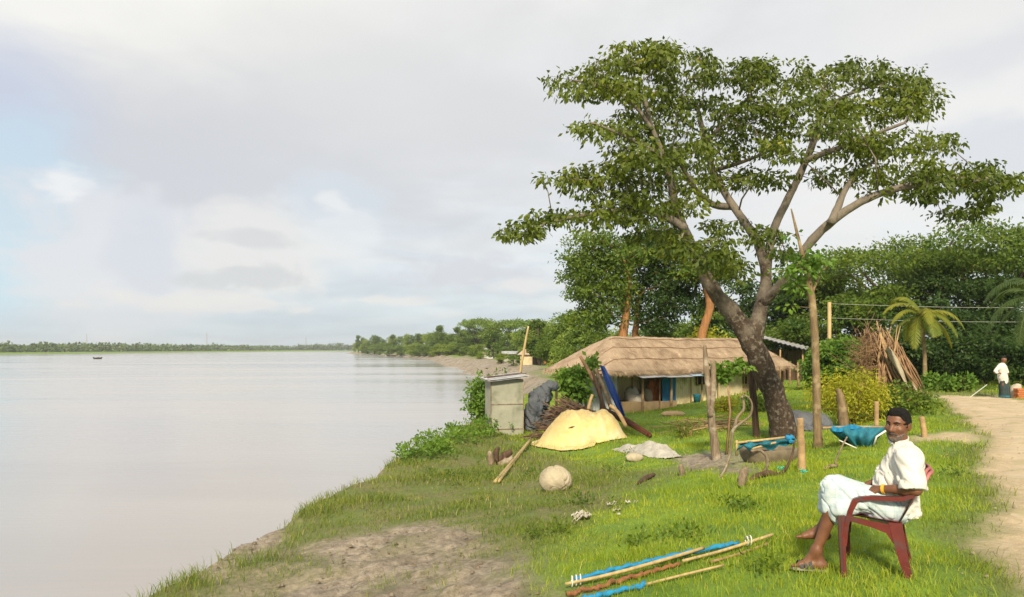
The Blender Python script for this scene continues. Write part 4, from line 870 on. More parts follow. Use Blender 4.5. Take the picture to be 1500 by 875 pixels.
for u in (1143, 1176): q = P(u, 512, 46); b = MB(); b.tube([(q.x, q.y, gz(q.x, q.y)-.1), (q.x, q.y, q.z-.02)], .05, 6); b.build('post', M['stick_tan'], r_)
sq = gp(748, 622); sq = Vector((P(743, 0, 23.6).x, 23.6, gz(P(743, 0, 23.6).x, 23.6))); sh = thing('cement_shed', 'small stained cement-sheet privy shed with lean-to roof at the bank edge', 'shed', sq, R(14))
zt = P(0, 556, 23.6).z-sq.z; b = MB(); hw_ = .53; b.box((0, .45, zt/2-.25), (hw_*2, .9, zt+.5)); w_ = b.build('wall', M['cement'], sh, False)
b = MB(); 
for zz in (zt*.55, zt*.1): b.box((0, -.008, zz), (hw_*2+.02, .02, .025))
for xx in (-hw_, hw_): b.box((xx, -.008, zt/2-.1), (.025, .03, zt+.1))
b.build('seam_strip', M['wood_grey'], w_, False)
b = MB(); b.grid(lambda u, v: (-hw_-.14+(2*hw_+.28)*u, -.2+1.35*v, zt-.03+.15*u+.07*v+.015*math.sin(v*50)), 3, 60); b.grid(lambda u, v: (-hw_-.14+(2*hw_+.28)*(1-u), -.2+1.35*v, zt-.07+.15*(1-u)+.07*v+.015*math.sin(v*50)), 3, 60); b.build('roof', M['tin_grey'], sh, False)
b = MB()
for k in (.2, .75): b.tube([(-hw_-.1, -.1+k, zt+.05), (hw_+.12, -.15+k, zt+.19)], .014, 5)
b.build('roof_pole', M['wood_dark'], sh, False)
# ------------------------------------------------------------------ far huts and rubbish on the bank
def farbox(name, label, cat, u0, u1, vb, vt, Yd, dep, wallm, roofm, rise, hip=False):
    a, c = P(u0, vb, Yd), P(u1, vb, Yd); zb = gz((a.x+c.x)/2, Yd); zt = P(u0, vt, Yd).z; r = thing(name, label, cat, ((a.x+c.x)/2, Yd, zb)); w = c.x-a.x
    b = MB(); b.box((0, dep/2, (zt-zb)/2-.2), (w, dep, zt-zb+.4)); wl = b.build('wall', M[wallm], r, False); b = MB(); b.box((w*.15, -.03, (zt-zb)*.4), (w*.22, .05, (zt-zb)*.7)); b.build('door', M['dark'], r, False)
    b = MB(); e = .4; h0 = zt-zb; i = w*.3 if hip else 0
    V = [(-w/2-e, -e, h0-.1), (w/2+e, -e, h0-.1), (w/2+e, dep+e, h0-.1), (-w/2-e, dep+e, h0-.1), (-w/2-e+i, dep/2, h0+rise), (w/2+e-i, dep/2, h0+rise)]
    b.add(V, [(0, 1, 5, 4), (1, 2, 5), (2, 3, 4, 5), (3, 0, 4), (3, 2, 1, 0)]); b.build('roof', M[roofm], r, False); return r
farbox('bank_hut', 'far thatched hut with an orange wall on the river bank, left of the thatched roof', 'hut', 797, 819, 530, 513, 120, 4, 'brick', 'thatch', .6, True)
farbox('bank_hut', 'far thatched shelter with pale walls behind the leaning bamboo pole', 'hut', 762, 795, 530, 519, 112, 4, 'plaster', 'thatch', .8, True)
farbox('bank_shack', 'far shack with bluish tin roof just beyond the left end of the thatched roof', 'hut', 821, 842, 526, 512, 110, 4, 'wood_dark', 'tin_grey', .35)
farbox('bank_shack', 'far shack with blue roof sheets among trees on the bank', 'hut', 725, 742, 517, 511, 210, 5, 'plaster', 'tin_blue', .7)
farbox('bank_shack', 'far low shack with grey tin roof left of the leaning bamboo pole', 'hut', 738, 757, 529, 518, 125, 4, 'cement', 'tin_grey', .4)
farbox('bank_shack', 'far pale tin-roofed shack left of the blue-roofed one', 'hut', 706, 722, 519, 513, 215, 5, 'concrete', 'tin_grey', .7)
for i, (u, v) in enumerate(((668, 518), (712, 524), (735, 525))):
    q = gp(u, v); b = MB(); s_ = q.y/F; b.grid(lambda a_, c_: (q.x+(a_-.5)*20*s_, q.y+(c_-.5)*6, gz(q.x+(a_-.5)*20*s_, q.y+(c_-.5)*6)+.12+.2*math.sin(a_*9+i)*math.sin(c_*5)), 16, 8)
    b.top('tarp_sheet', M['sack'], ['pale sheet spread on the far mud bank, leftmost of three', 'pale sheet spread on the bank behind the river bush, middle of three', 'pale sheet spread on the bank behind the river bush, rightmost of three'][i], 'tarp')
def boat(label, u, v, L, seed):
    Yd = (CZ-WATER)*F/(v-HV); q = P(u, v, Yd); q.z = WATER; r = thing('boat', label, 'boat', q, R(seed)); b = MB()
    def hull(s, inn):
        V = []
        for i in range(13):
            t = i/12*2-1; wdt = (.55-.08*inn)*(1-abs(t)**2.5); zt = .35+.45*t*t; zb_ = -.15+.4*t*t+.08*inn
            V += [(t*L/2, -wdt, zt), (t*L/2, -wdt*.6, zb_), (t*L/2, wdt*.6, zb_), (t*L/2, wdt, zt)]
        return V
    V = hull(1, 0); b.add(V, [(i*4+j, i*4+j+1, i*4+5+j, i*4+4+j) for i in range(12) for j in range(3)], 0, True); V = hull(1, 1); b.add(V, [(i*4+j+1, i*4+j, i*4+4+j, i*4+5+j) for i in range(12) for j in range(3)], 0, True)
    b.build('hull', M['dark'], r, False); b = MB(); b.grid(lambda u_, v_: (-L*.12+L*.3*u_, .5*math.cos(v_*math.pi), .3+.40*math.sin(v_*math.pi)), 6, 8); b.build('canopy', M['wood_dark'], r, False); return r
boat('tiny dark boat out on the river near the far left shore', 143, 526, 3.4, 10); boat('small dark boat at the edge of the wooded far bank', 577, 522, 8., 20)
for i, (u, vt, Yd, lb) in enumerate(((127, 489, 1330, 'lattice mast at far left above the distant shore trees'), (303, 487, 1400, 'lattice mast in the middle of the distant shore'), (448, 493, 1450, 'shortest lattice mast on the distant shore, nearest the wooded bank'))):
    q = P(u, 511, Yd); q.z = -1.2; t_ = P(u, vt, Yd).z; b = MB()
    for sx, sy in ((-1, -1), (1, -1), (1, 1), (-1, 1)): b.tube([(q.x+sx*1.6, q.y+sy*1.6, q.z), (q.x+sx*.25, q.y+sy*.25, t_)], .14, 4)
    for k in range(9):
        f = k/9; w_ = 1.6*(1-f)+.25*f; z_ = q.z+(t_-q.z)*f; b.tube([(q.x-w_, q.y-w_, z_), (q.x+w_*.85, q.y-w_, z_+(t_-q.z)/9)], .1, 4); b.tube([(q.x+w_, q.y-w_, z_), (q.x-w_*.85, q.y-w_, z_+(t_-q.z)/9)], .1, 4)
    b.top('mast', M['steel'], lb, 'mast')
# ------------------------------------------------------------------ posts, poles, branches
def rod(name, label, cat, l, Yd, mat, jit=.08, n=8, group=None, root=None, dY=None):
    """l: (u,v,half-width px) bottom to top, all at distance Yd"""
    pts = [P(u, v, Yd+(dY[i] if dY else 0)) for i, (u, v, r) in enumerate(l)]; b = MB(); pp, rr = smooth_path(pts, [r*Yd/F for u, v, r in l], 4); b.tube(pp, rr, n, jit=jit)
    return b.top(name, M[mat], label, cat, group) if root is None else b.build(name, M[mat], root)
q = gp(1047, 671); fp = thing('forked_post', 'tall weathered post with split upper half, bearing the vine in front of the hut', 'post', q)
rod('shaft', 0, 0, [(1050, 676, 7.5), (1047, 650, 6.5), (1042, 610, 5.5), (1037, 560, 4.5), (1034, 530, 4), (1032, 506, 2.5)], q.y, 'wood_grey', .12, root=fp); rod('prong', 0, 0, [(1041, 610, 4), (1045, 570, 4.2), (1045, 545, 4), (1044, 528, 3.6)], q.y-.06, 'wood_grey', .12, root=fp)
q = gp(1107, 641); rod('wooden_post', 'dark forked-top post between the split post and leaning trunk', 'post', [(1109, 646, 5.5), (1106, 610, 5), (1103, 575, 5.5), (1099, 545, 4.5), (1096, 530, 2.5)], q.y, 'wood_dark', .14)
q = gp(1174, 690); rod('wooden_post', 'short pale stake right of the blue-netted trough', 'post', [(1175, 698, 6.5), (1174, 660, 5.5), (1172, 616, 5), (1172, 614, 2)], q.y, 'stick_tan', .08)
q = gp(1238, 652); rod('wooden_post', 'thick broken-topped brown post in front of the yellow bush', 'post', [(1240, 660, 8), (1236, 630, 7), (1234, 600, 6.5), (1231, 580, 6), (1227, 570, 2.5)], q.y, 'bark_thin', .16, 10)
q = gp(1283, 632); rod('wooden_post', 'pale stake inside the yellow bush', 'post', [(1284, 640, 3.6), (1284, 612, 3.4), (1284, 588, 3.2)], q.y-1.3, 'stick_tan')
q = gp(1354, 640); rod('wooden_post', 'short pale stub post beside the path, right of the seated man\'s head', 'post', [(1355, 645, 4.5), (1353, 628, 4), (1350, 612, 4), (1350, 611, 1.5)], q.y, 'stick_tan')
q = gp(1000, 697); rod('stump', 'small cut stump in the grass below the grey cloth', 'stump', [(1000, 703, 4.5), (999, 690, 4.2), (997, 682, 3), (996, 680, 1)], q.y, 'wood_grey', .2)
q = gp(1087, 712); rod('stump', 'split stump with dark hollow face at the grass crest', 'stump', [(1086, 718, 6), (1087, 705, 7), (1090, 692, 6), (1094, 684, 2)], q.y, 'wood_grey', .25); 
def groundrod(name, label, cat, uvs, rad, mat, lift=.02, n=7, jit=.1, top=True, root=None):
    pts = [gp(u, v)+Vector((0, 0, lift+h)) for u, v, h in uvs]; rd = rad if not np.isscalar(rad) else [rad]*len(pts); pp, rr = smooth_path(pts, list(rd), 4); b = MB(); b.tube(pp, rr, n, jit=jit); return b.top(name, M[mat], label, cat) if root is None else b.build(name, M[mat], root)
q = gp(1060, 722); rod('bent_branch', 'thin crooked branch arching up from the grass left of the trough', 'branch', [(1035, 724, 2), (1055, 700, 2.1), (1067, 675, 2), (1072, 645, 2), (1074, 630, 2.3), (1085, 620, 1.8), (1098, 610, 1.7), (1102, 595, 1.5), (1097, 583, 1.3), (1087, 578, 1.1)], q.y+1.2, 'wood_grey', .22); rod('bent_branch', 'thin side branch leaning on the crooked branch near the hut', 'branch', [(1074, 632, 2.6), (1080, 612, 2.2), (1090, 598, 2.), (1086, 580, 1.6), (1078, 610, 1.)][:4], q.y+1.3, 'wood_grey', .2)
q = gp(1110, 703); rod('bent_branch', 'thick dark root-like branch lying in the grass before the trough', 'branch', [(1096, 706, 3), (1110, 697, 4.2), (1125, 693, 4.5), (1140, 695, 3.2), (1150, 688, 2.2), (1160, 668, 1.8), (1164, 645, 1.4)], q.y, 'wood_dark', .14); rod('bent_branch', 'pale arched root rising behind the dark root-like branch', 'branch', [(1118, 694, 2.4), (1124, 682, 2.4), (1122, 668, 2.2), (1113, 660, 2), (1100, 661, 1.8)], q.y+.5, 'wood_grey', .2)
q = gp(1212, 688); rod('bent_branch', 'small dry branch in the grass left of the seated man with twig upright', 'branch', [(1207, 688, 2), (1216, 683, 2.8), (1226, 682, 2.2), (1224, 676, 1.4), (1233, 655, 1.2), (1241, 640, 1)], q.y, 'wood_grey', .2)
groundrod('dark_branch', 'short dark branch on the slope below the grey cloth', 'branch', [(934, 711, 0), (945, 705, .02), (958, 699, .02)], [.02, .045, .03], 'wood_dark')
for (u, v, lb) in ((1143, 692, 'turquoise twine knot by the root-like branch'), (1177, 697, 'turquoise twine scrap at the foot of the pale stake')):
    q = gp(u, v); b = MB()
    for _ in range(14): d = Vector((random.gauss(0, .02), random.gauss(0, .02), random.random()*.07)); b.tube([q+d, q+d+Vector((random.gauss(0, .025), random.gauss(0, .025), .02))], .007, 4)
    b.top('twine', M['twine'], lb, 'twine')
# power pole and wires
py_ = 36.; q = P(1215, 511, py_); b = MB(); b.tube([(q.x, q.y, gz(q.x, q.y)-.2), P(1215, 443, py_)], [.10, .085], 9); r_ = thing('power_pole', 'plain yellowish power pole with wires in front of the wood', 'power pole', (q.x, q.y, gz(q.x, q.y))); b.build('pole', M['bamboo'], r_)
for v0, v1, k in ((445, 449, 0), (466, 470, 1)):
    a, c = P(1216, v0, py_), P(1640, v1, py_-2); b = MB(); b.tube([a.lerp(c, i/16)-Vector((0, 0, .12*math.sin(math.pi*i/16))) for i in range(17)], .007, 4); b.build('wire', M['wire'], r_)
rod('bamboo_pole', 'tall yellow leaning bamboo pole left of the thatched hut', 'pole', [(759, 572, 2.1), (762, 545, 2), (768, 510, 1.8), (774, 478, 1.3)], 26., 'bamboo', .03)
# ------------------------------------------------------------------ heap of leaning branches
q = gp(1312, 592); tq = Vector((P(1300, 0, 26.5).x, 26.5, gz(P(1300, 0, 26.5).x, 26.5))); hp = thing('branch_heap', 'tall tent-like heap of leaning dry branches and palm stalks beside the path', 'branch heap', tq); apex = P(1287, 486, 26.5); rs = random.Random(12); b = MB(); b2 = MB()
for i in range(240):
    f = rs.random()**1.3; foot = P(1272+88*rs.random()**.6, 0, 26.5+rs.uniform(-1.1, .9)); foot.z = gz(foot.x, foot.y)+rs.random()*.15; tp = apex+Vector((rs.gauss(.1, .22), rs.gauss(0, .22), rs.uniform(-1.1, .25))); a = foot.lerp(tp, rs.uniform(0, .3)); e = foot.lerp(tp, rs.uniform(.7, 1.05)); m_ = a.lerp(e, .5)+Vector((rs.gauss(0, .08), rs.gauss(0, .08), rs.gauss(-.05, .08))); (b if i % 3 else b2).tube([a, m_, e], [rs.uniform(.02, .05), rs.uniform(.02, .045), .012], 5)
for k in range(3): b2.tube([P(1318+12*k, 585, 26.2), P(1300+6*k, 530, 26.), P(1284, 470+5*k, 26.3)], [.05, .045, .02], 6)
b.build('branch', M['stick'], hp); b2.build('pale_stalk', M['stick_tan'], hp); b = MB()
b.grid(lambda u, v: P(1294+u*12+v*38, 510+v*60+4*math.sin(u*9), 25.6+.25*math.sin(u*7+v*5)), 10, 14); b.build('palm_sheath', M['sack_tan'], hp)
b = MB()
for i in range(420):
    c0 = P(1272+rs.gauss(0, 11), 525+rs.gauss(0, 20), 26.8+rs.gauss(0, .3)); d = Vector((rs.gauss(0, .25), rs.gauss(0, .25), rs.gauss(.1, .25))); b.tube([c0-d, c0, c0+d], .007, 3)
b.build('brushwood', M['stick'], hp)
yc_y = gp(846, 648).y
# ------------------------------------------------------------------ firewood, leaning poles, tarps left of the hut
q = gp(848, 622); Yd = yc_y+1.75; b = MB(); cx = P(838, 0, Yd).x
for i in range(420):
    f = rs.gauss(0, .48); w_ = max(0, 1-abs(f)/1.05); x0 = cx+f*.95; z0 = gz(x0, Yd)+rs.random()*(.10+.98*w_**.7); y0 = Yd+rs.gauss(0, .28)*(1.1-.5*w_); a = rs.gauss(-.25, .45); el = rs.gauss(-.1, .22); L = rs.uniform(.25, .65); d = Vector((math.cos(a)*math.cos(el), math.sin(a), math.sin(el)-.15*(1 if f > 0 else -1)))*L; m_ = Vector((rs.gauss(0, .03), 0, rs.gauss(0, .03))); b.tube([Vector((x0, y0, z0))-d, Vector((x0, y0, z0))+m_, Vector((x0, y0, z0))+d], [rs.uniform(.010, .024)]*2+[.008], 5)
b.top('firewood_pile', M['firewood'], 'heap of brown firewood sticks behind the yellow tarp', 'firewood', loc=(cx, Yd, gz(cx, Yd)))
for i, (l, mt, lb) in enumerate((([(882, 590, 3), (872, 562, 2.8), (850, 522, 2.2)], 'stick', 'leaning pole left of the blue tarp, leftmost of the props'), ([(896, 600, 3.2), (886, 572, 3), (872, 540, 2.4)], 'wood_grey', 'thick leaning prop pole directly left of the blue tarp'), ([(917, 625, 3.), (905, 604, 3), (893, 594, 2.6)], 'stick_tan', 'pale pole lying against the firewood above the dark red bundle'), ([(862, 600, 2.4), (864, 590, 2.4), (868, 578, 2.)], 'stick_tan', 'short pale stick standing up from the firewood heap'), ([(888, 610, 3.), (879, 578, 2.8), (868, 545, 2.)], 'wood_dark', 'dark prop pole between the two other leaning poles'))):
    rod('leaning_pole', lb, 'pole', l, 24.4-i*.12 if i in (0, 1, 4) else 18.5, mt)
b = MB(); b.grid(lambda u, v: P(882+31*v+(3+5*v*(1-v)*2)*2*(u-.5), 536+74*v, 24.1+.10*math.sin(u*8+v*3)+.05*math.sin(u*21)), 12, 16); b.grid(lambda u, v: P(882+31*v-(3+5*v*(1-v)*2)*2*(u-.5), 536+74*v, 24.16+.10*math.sin((1-u)*8+v*3)+.05*math.sin((1-u)*21)), 12, 16); b.top('blue_tarp', M['blue_tarp'], 'blue tarp folded lengthwise and hung from the eave corner of the thatched hut', 'tarp')
pp = P(792, 580, 24.6); blob('dark_tarp', 'grey-black tarp draped over props between cement shed and vine', 'tarp', [(tuple(P(783, 604, 24.7)), (.26, .35, .72)), (tuple(P(796, 582, 24.9)), (.30, .35, .42)), (tuple(P(778, 614, 24.6)), (.26, .3, .5)), (tuple(P(800, 618, 25)), (.36, .3, .4)), (tuple(P(806, 566, 24.9)), (.26, .3, .14))], .03, 'black_tarp', .10, .13, 4.2, crk=.06)
pp = P(850, 590, 26.2); b = MB()
for u, dz in ((815, 0), (835, .1), (858, .2), (880, .25)): a = P(u, 0, 26.4); b.tube([(a.x, a.y, gz(a.x, a.y)-.1), (a.x, a.y, EZ-.15)], .045, 6)
b.build
b.top('prop_fence', M['wood_dark'], 'row of dark props under the left eave of the thatched hut, behind the vine', 'fence', loc=(P(848, 0, 26.4).x, 26.4, gz(P(848, 0, 26.4).x, 26.4)))
q0, q1 = gp(897, 622), gp(952, 642); r_ = thing('net_bundle', 'dark red-brown rolled bundle sloping to the ground right of the yellow tarp', 'bundle', q1); 
for k in range(3):
    b = MB(); o = Vector((0, .06*k-.06, .05*(k == 1))); b.tube([q0+o+Vector((-.25, .5, .42)), q0.lerp(q1, .4)+o+Vector((0, .2, .24)), q1+o+Vector((-.02*k, 0, .07))], [.10, .08, .05], 8, jit=.18); b.build('roll', M['rust_net'], r_)
# yellow tarp heap
yc = gp(846, 648); s_ = yc.y/F; print('tarp', yc)
def tarp(u, v):
    th = 2*math.pi*u; r = v; c_, s__ = math.cos(th), math.sin(th); rim = 1+.10*float(fbm(c_*2.2, s__*2.2, 91))
    x = yc.x+c_*r*(74 if c_ > 0 else 70)*s_*rim; y = yc.y+.1+s__*r*.95*rim
    if s__ < 0 and c_ < .3: y += .95*r**3*s__*(1-abs(c_+.25))**1.5
    # a blunt ridge from left of centre to the right, with two heads under the sheet
    px_ = (x-yc.x)/s_; py_ = (y-yc.y)/1.; d1 = math.hypot(max(15-px_-18, 0)/56, (py_-.12)/.85) if px_ < 15 else math.hypot(max(px_-15-24, 0)/38, (py_-.12)/.85)
    hh = .86*max(0, 1-d1**1.8)**.8*(1-r**6)
    crease = sum(a_*math.exp(-((px_*cs+py_*70*sn-o_)/w_)**2) for a_, cs, sn, o_, w_ in ((.07, .9, .45, -8, 5), (-.05, .8, -.6, 14, 6), (.06, .95, -.25, 34, 5), (-.05, .6, .8, -30, 7), (.04, .3, 1, -26, 5)))
    fold = crease*1.0*min(1, hh*2.2)-.06*math.exp(-(float(fbm(x*1.7, y*1.7+3, 96))/.045)**2)-.035*math.exp(-(float(fbm(x*3.3, y*3.3+3, 97))/.05)**2)+.06*float(fbm(x*2.3, y*2.3+x, 92))+.03*float(fbm(x*6, y*6, 93))+.012*float(fbm(x*17, y*17, 94))
    return Vector((x, y, gz(x, y)+.04+max(hh, 0)+fold*min(1, 2.5*(1.08-r))))
b = MB(); b.grid(tarp, 110, 40); yt = b.top('yellow_tarp', M['yellow'], 'pale yellow tarp spread over a heap on the grassy bank', 'tarp', loc=yc)
for u_, v_, sz in ((838, 624, .10),):
    pt = min((tarp(i/60, j/24) for i in range(60) for j in range(24)), key=lambda p: (750+F*p.x/p.y-u_)**2+(HV+(CZ-p.z)*F/p.y-v_)**2+(50 if p.y > yc.y+.3 else 0)); nn = Vector((0, -.6, .8)); b = MB(); b.tube([pt+nn*.02+Vector((-sz, 0, -.02)), pt+nn*.035, pt+nn*.02+Vector((sz*.8, .0, .03))], [.008, .02, .006], 6, jit=.2); b.build('tear', M['wood_dark'], yt)
def cloth(name, label, uv0, uv1, wd, hh, mat, seed, nu=50, nv=18):
    a, c = gp(*uv0), gp(*uv1); d = c-a; d.z = 0; L = d.length; d.normalize(); s = Vector((-d.y, d.x, 0)); b = MB()
    def f(u, v):
        w_ = wd*(.6+.5*float(fbm(u*3+seed, 0, seed))+.35*math.sin(math.pi*u)); p = a+d*L*u+s*(v-.5)*2*w_; e = math.sin(math.pi*v)**.6*min(1, 5*u*(1-u)+.1); z = gz(p.x, p.y)+.015+hh*e*(.55+.75*float(fbm(u*5, v*2+seed, seed+1))+.35*math.sin(math.pi*u))+.03*e*float(fbm(p.x*9, p.y*9, seed+2)); return Vector((p.x, p.y, z))
    b.grid(f, nu, nv); return b.top(name, M[mat], label, 'cloth')
cloth('grey_cloth', 'crumpled pale grey sheet lying on the grass right of the yellow tarp', (905, 658), (988, 672), .34, .22, 'sack', 3); q = gp(929, 675); blob('sack', 'small tan lump half under the crumpled grey sheet', 'sack', [(tuple(q+Vector((0, 0, .06))), (.2, .15, .11))], .02, 'sack_tan', .02, .02, 9.)
q = gp(815, 722); rr = 24.5*q.y/F; cc_ = q+Vector((0, .2, rr*.62)); o = blob('round_lump', 'round pale boulder-like ball of caked earth on the slope below the yellow tarp', 'ball', [(tuple(cc_), (rr, rr*.9, rr*.86))], .013, 'sack_tan', .02, .022, 7., crk=.02)
q = gp(735, 680); r_ = thing('driftwood', 'weathered driftwood stump with broken prongs left of the bamboo poles', 'driftwood', q); s_ = q.y/F
for k, (l, mt) in enumerate((([(720, 681, 6), (718, 668, 5), (716, 661, 2)], 'wood_grey'), ([(722, 684, 4), (735, 672, 6), (745, 664, 5), (749, 660, 2)], 'wood_dark'), ([(730, 681, 6), (742, 676, 6), (751, 670, 3)], 'wood_grey'), ([(728, 676, 3), (727, 662, 4), (731, 655, 2)], 'wood_dark'))): rod('prong', 0, 0, l, q.y-.05*k, mt, .3, root=r_)
for k, lb in ((0, 'long pale bamboo pole lying down the slope from the yellow tarp, left of two'), (1, 'long pale bamboo pole lying down the slope from the yellow tarp, right of two')):
    groundrod('bamboo_pole', lb, 'pole', [(725+5*k, 709, .0), (748+4*k, 684-2*k, .03), (776+2*k, 652-2*k, .10)], .035-.006*k, 'bamboo', .04, jit=.03)
# litter
def scraps(label, uvs, sz, mat, n=5):
    q0 = gp(*uvs[0]); b = MB()
    for u, v in uvs:
        for _ in range(n):
            q = gp(u+random.gauss(0, 5), v+random.gauss(0, 3.5)); s = sz*random.uniform(.5, 1.2); ph = random.random()*6; b.grid(lambda a, c: q+Vector(((a-.5)*s*1.6, (c-.5)*s, .05*s/.06*abs(math.sin(a*5+ph))*abs(math.cos(c*4+ph))+.03)), 5, 4)
    return b.top('litter', M[mat], label, 'litter', loc=q0)
scraps('crumpled whitish rag and plastic litter on the slope edge below the round lump', [(852, 759), (845, 764), (858, 755)], .065, 'plastic_white', 5); scraps('small scraps of white plastic right of the larger litter', [(896, 744), (901, 753)], .05, 'plastic_white', 3)
scraps('single pale scrap of plastic in the slope grass below the grey cloth', [(924, 741)], .04, 'plastic_white', 2)
# low twigs in front of the hut porch
b = MB(); q = gp(1035, 628)
for i in range(46): c0 = gp(1035+rs.gauss(0, 26), 627+rs.gauss(0, 3))+Vector((0, 0, .04+rs.random()*.12)); d = Vector((rs.uniform(.2, .7), rs.gauss(0, .2), rs.gauss(0, .05))); b.tube([c0-d, c0+Vector((0, 0, .03)), c0+d], .013, 4)
b.top('branch_heap', M['stick_tan'], 'low scatter of dry cut branches on the grass before the hut', 'branches', loc=q)
cl_ = MB(); rs = random.Random(8)
def clod(q, s):
    n = 6; V = [q+Vector((math.cos(6.283*i/n)*s*rs.uniform(.7, 1.3), math.sin(6.283*i/n)*s*rs.uniform(.6, 1.2), -s*.15)) for i in range(n)]+[q+Vector((math.cos(6.283*i/n+.4)*s*rs.uniform(.3, .75), math.sin(6.283*i/n)*s*rs.uniform(.3, .7), s*rs.uniform(.25, .65))) for i in range(n)]
    cl_.add(V, [(i, (i+1) % n, n+(i+1) % n, n+i) for i in range(n)]+[tuple(range(n, 2*n))])
for _ in range(9000):
    x_, y_ = rs.uniform(-5, 1.2), rs.uniform(4.2, 12)
    if rs.random() < float(mudm(x_, y_))**1.5*.22*(x_ > Xe(y_)-.3): clod(Vector((x_, y_, gz(x_, y_)+.01)), .006+.03*rs.random()**4)
tag(cl_.build('mud_clods', M['mud_clod']), 'small clods of dried grey-brown mud on the bare patch', 'mud', kind='stuff')
cl_ = MB()
for _ in range(900):
    y_ = 3.5+rs.random()**1.5*20; x_ = float(Xp(y_))+1.15+rs.gauss(0, .9); clod(Vector((x_, y_, gz(x_, y_)+.024)), .006+.016*rs.random()**3)
tag(cl_.build('path_pebbles', M['path_pebble']), 'small pebbles and crumbs of earth on the sandy path', 'pebbles', kind='stuff')
for u, v, r, lb in ((976, 609, .28, 'small earth step at the foot of the blue door cloth'), ): q = gp(u+10, v); blob('step_stone', lb, 'step', [(tuple(q+Vector((0, 0, .05))), (r*1.6, r, .13))], .03, 'mud_wall', .02, .02, 6.)
# ------------------------------------------------------------------ trough with blue net
q = gp(1125, 679); ty_ = q.y+.35; r_ = thing('feeding_trough', 'earthen trough with blue net draped over its rail, left of the pale stake', 'trough', (q.x, ty_, gz(q.x, ty_))); c0 = P(1126, 664, ty_); sw = 42*ty_/F; f = Field((c0.x-sw-.15, ty_-.55, c0.z-.45), (c0.x+sw+.15, ty_+.55, c0.z+.35), .025)
f.ell((c0.x, ty_, c0.z+.05), (sw, .38, .36), None, .02).clip((0, 0, c0.z+.10), (0, 0, 1), .02).ell((c0.x, ty_, c0.z+.14), (sw-.07, .31, .30), None, .02, True); V, Q = f.mesh(); V = V+vnormals(V, Q)*(.012*n3(V, 8, 3))[:, None]; rawmesh('basin', V, Q, M['trough'], r_, None, True, None, r_.location)
b = MB(); b.tube([P(1077, 649, ty_-.4), P(1115, 645, ty_-.42), P(1150, 641, ty_-.38)], [.022, .022, .02], 6); b.tube([P(1100, 658, ty_-.45), P(1130, 650, ty_-.43), P(1163, 642, ty_-.4)], [.018]*3, 6); b.tube([P(1079, 668, ty_-.4), P(1079, 645, ty_-.4)], .02, 6); b.build('rail', M['bamboo'], r_)
b = MB(); 
def dr(u, v): d = [1, .5, 1.2, .6, .9, 1.35, .7, .9, .4][int(u*8)]*(1-(u*8)%1)+[1, .5, 1.2, .6, .9, 1.35, .7, .9, .4, .4][int(u*8)+1]*((u*8) % 1); return P(1081+82*u+2*math.sin(v*5), 648-6*u+v*13*d, ty_-.43+.05*math.sin(u*23)+.04*math.sin(v*6+u*4))
b.grid(lambda u, v: dr(min(u, .999), v), 40, 8); b.build('net', M['net_teal'], r_); b = MB()
for k in range(9): c1 = P(1158+random.gauss(0, 3.5), 645+random.gauss(0, 3), ty_-.42); b.ball(c1, (.05, .04, .045), 0, 7, 5, .3)
b.build('net_knot', M['net_blue'], r_)
# second netted frame, further right
q = gp(1255, 657); ty_ = q.y+.2; r_ = thing('slung_net', 'blue fishing net slung from a horizontal rail behind the seated man', 'fishing net', (q.x, ty_, gz(q.x, ty_))); b = MB(); b.tube([P(1205, 627, ty_), P(1250, 625, ty_), P(1300, 626, ty_)], .022, 6); b.build('rail', M['stick_tan'], r_); b = MB()
def bag(u, v): w0, w1 = 1221+78*u, 1253+22*u; return P(w0+(w1-w0)*v**1.3, 626+28*v, ty_-.12-.16*math.sin(math.pi*v)*math.sin(math.pi*u)+.04*math.sin(u*19+v*3))
b.grid(bag, 30, 10); b.grid(lambda u, v: bag(1-u, v)+Vector((0, .28+.1*v, 0)), 20, 8); b.build('net', M['net_teal'], r_); b = MB(); b.grid(lambda u, v: P(1219+55*u, 624+7*v+2*math.sin(u*9), ty_-.16+.04*math.sin(u*21)), 24, 4); b.build('net_fold', M['net_blue'], r_)
b = MB(); b.tube([P(1229, 645, ty_-.3), P(1255, 657, ty_-.4)], .012, 5); b.build('rope', M['rope_white'], r_); b = MB(); b.tube([P(1280, 652, ty_-.2), P(1284, 640, ty_-.25), P(1298, 631, ty_-.25)], .018, 5); b.build('rope', M['rope_white'], r_)
q = gp(1195, 632); blob('grey_tarp', 'dark grey tarp covering a low heap behind the slim tree', 'tarp', [(tuple(q+Vector((-.25, .7, .1))), (.45, .4, .36)), (tuple(q+Vector((.25, .7, .08))), (.45, .4, .34)), (tuple(q+Vector((0, .5, 0))), (.6, .45, .2))], .03, 'grey_tarp', .1, .08, 4., crk=.05)
# path-end things
a, c = P(1420, 588, 27.5), P(1444, 565, 28.); b = MB(); b.strip([Vector((a.x, a.y, gz(a.x, a.y))), c], Vector((.05, 0, .04)), Vector((0, .03, 0))); b.top('white_stick', M['rope_white'], 'slanting white plank stuck in the grass at the end of the path', 'plank')
q = P(1489, 588, 27.6); gq = gz(q.x, q.y); r_ = thing('stone_pillar', 'pale rounded concrete marker post beside orange bricks at the right edge', 'marker post', (q.x, q.y, gq)); b = MB(); z1 = P(0, 562, 27.6).z; b.tube([(q.x, q.y, gq-.1), (q.x, q.y, gq+.35), (q.x+.02, q.y, gq+.42), (q.x+.04, q.y, z1-.12), (q.x+.04, q.y, z1-.03), (q.x+.04, q.y, z1)], [.25, .22, .15, .14, .11, .03], 12, jit=.05); b.build('post', M['concrete'], r_)
b = MB(); q = P(1502, 588, 27.2); gq = gz(q.x, q.y)
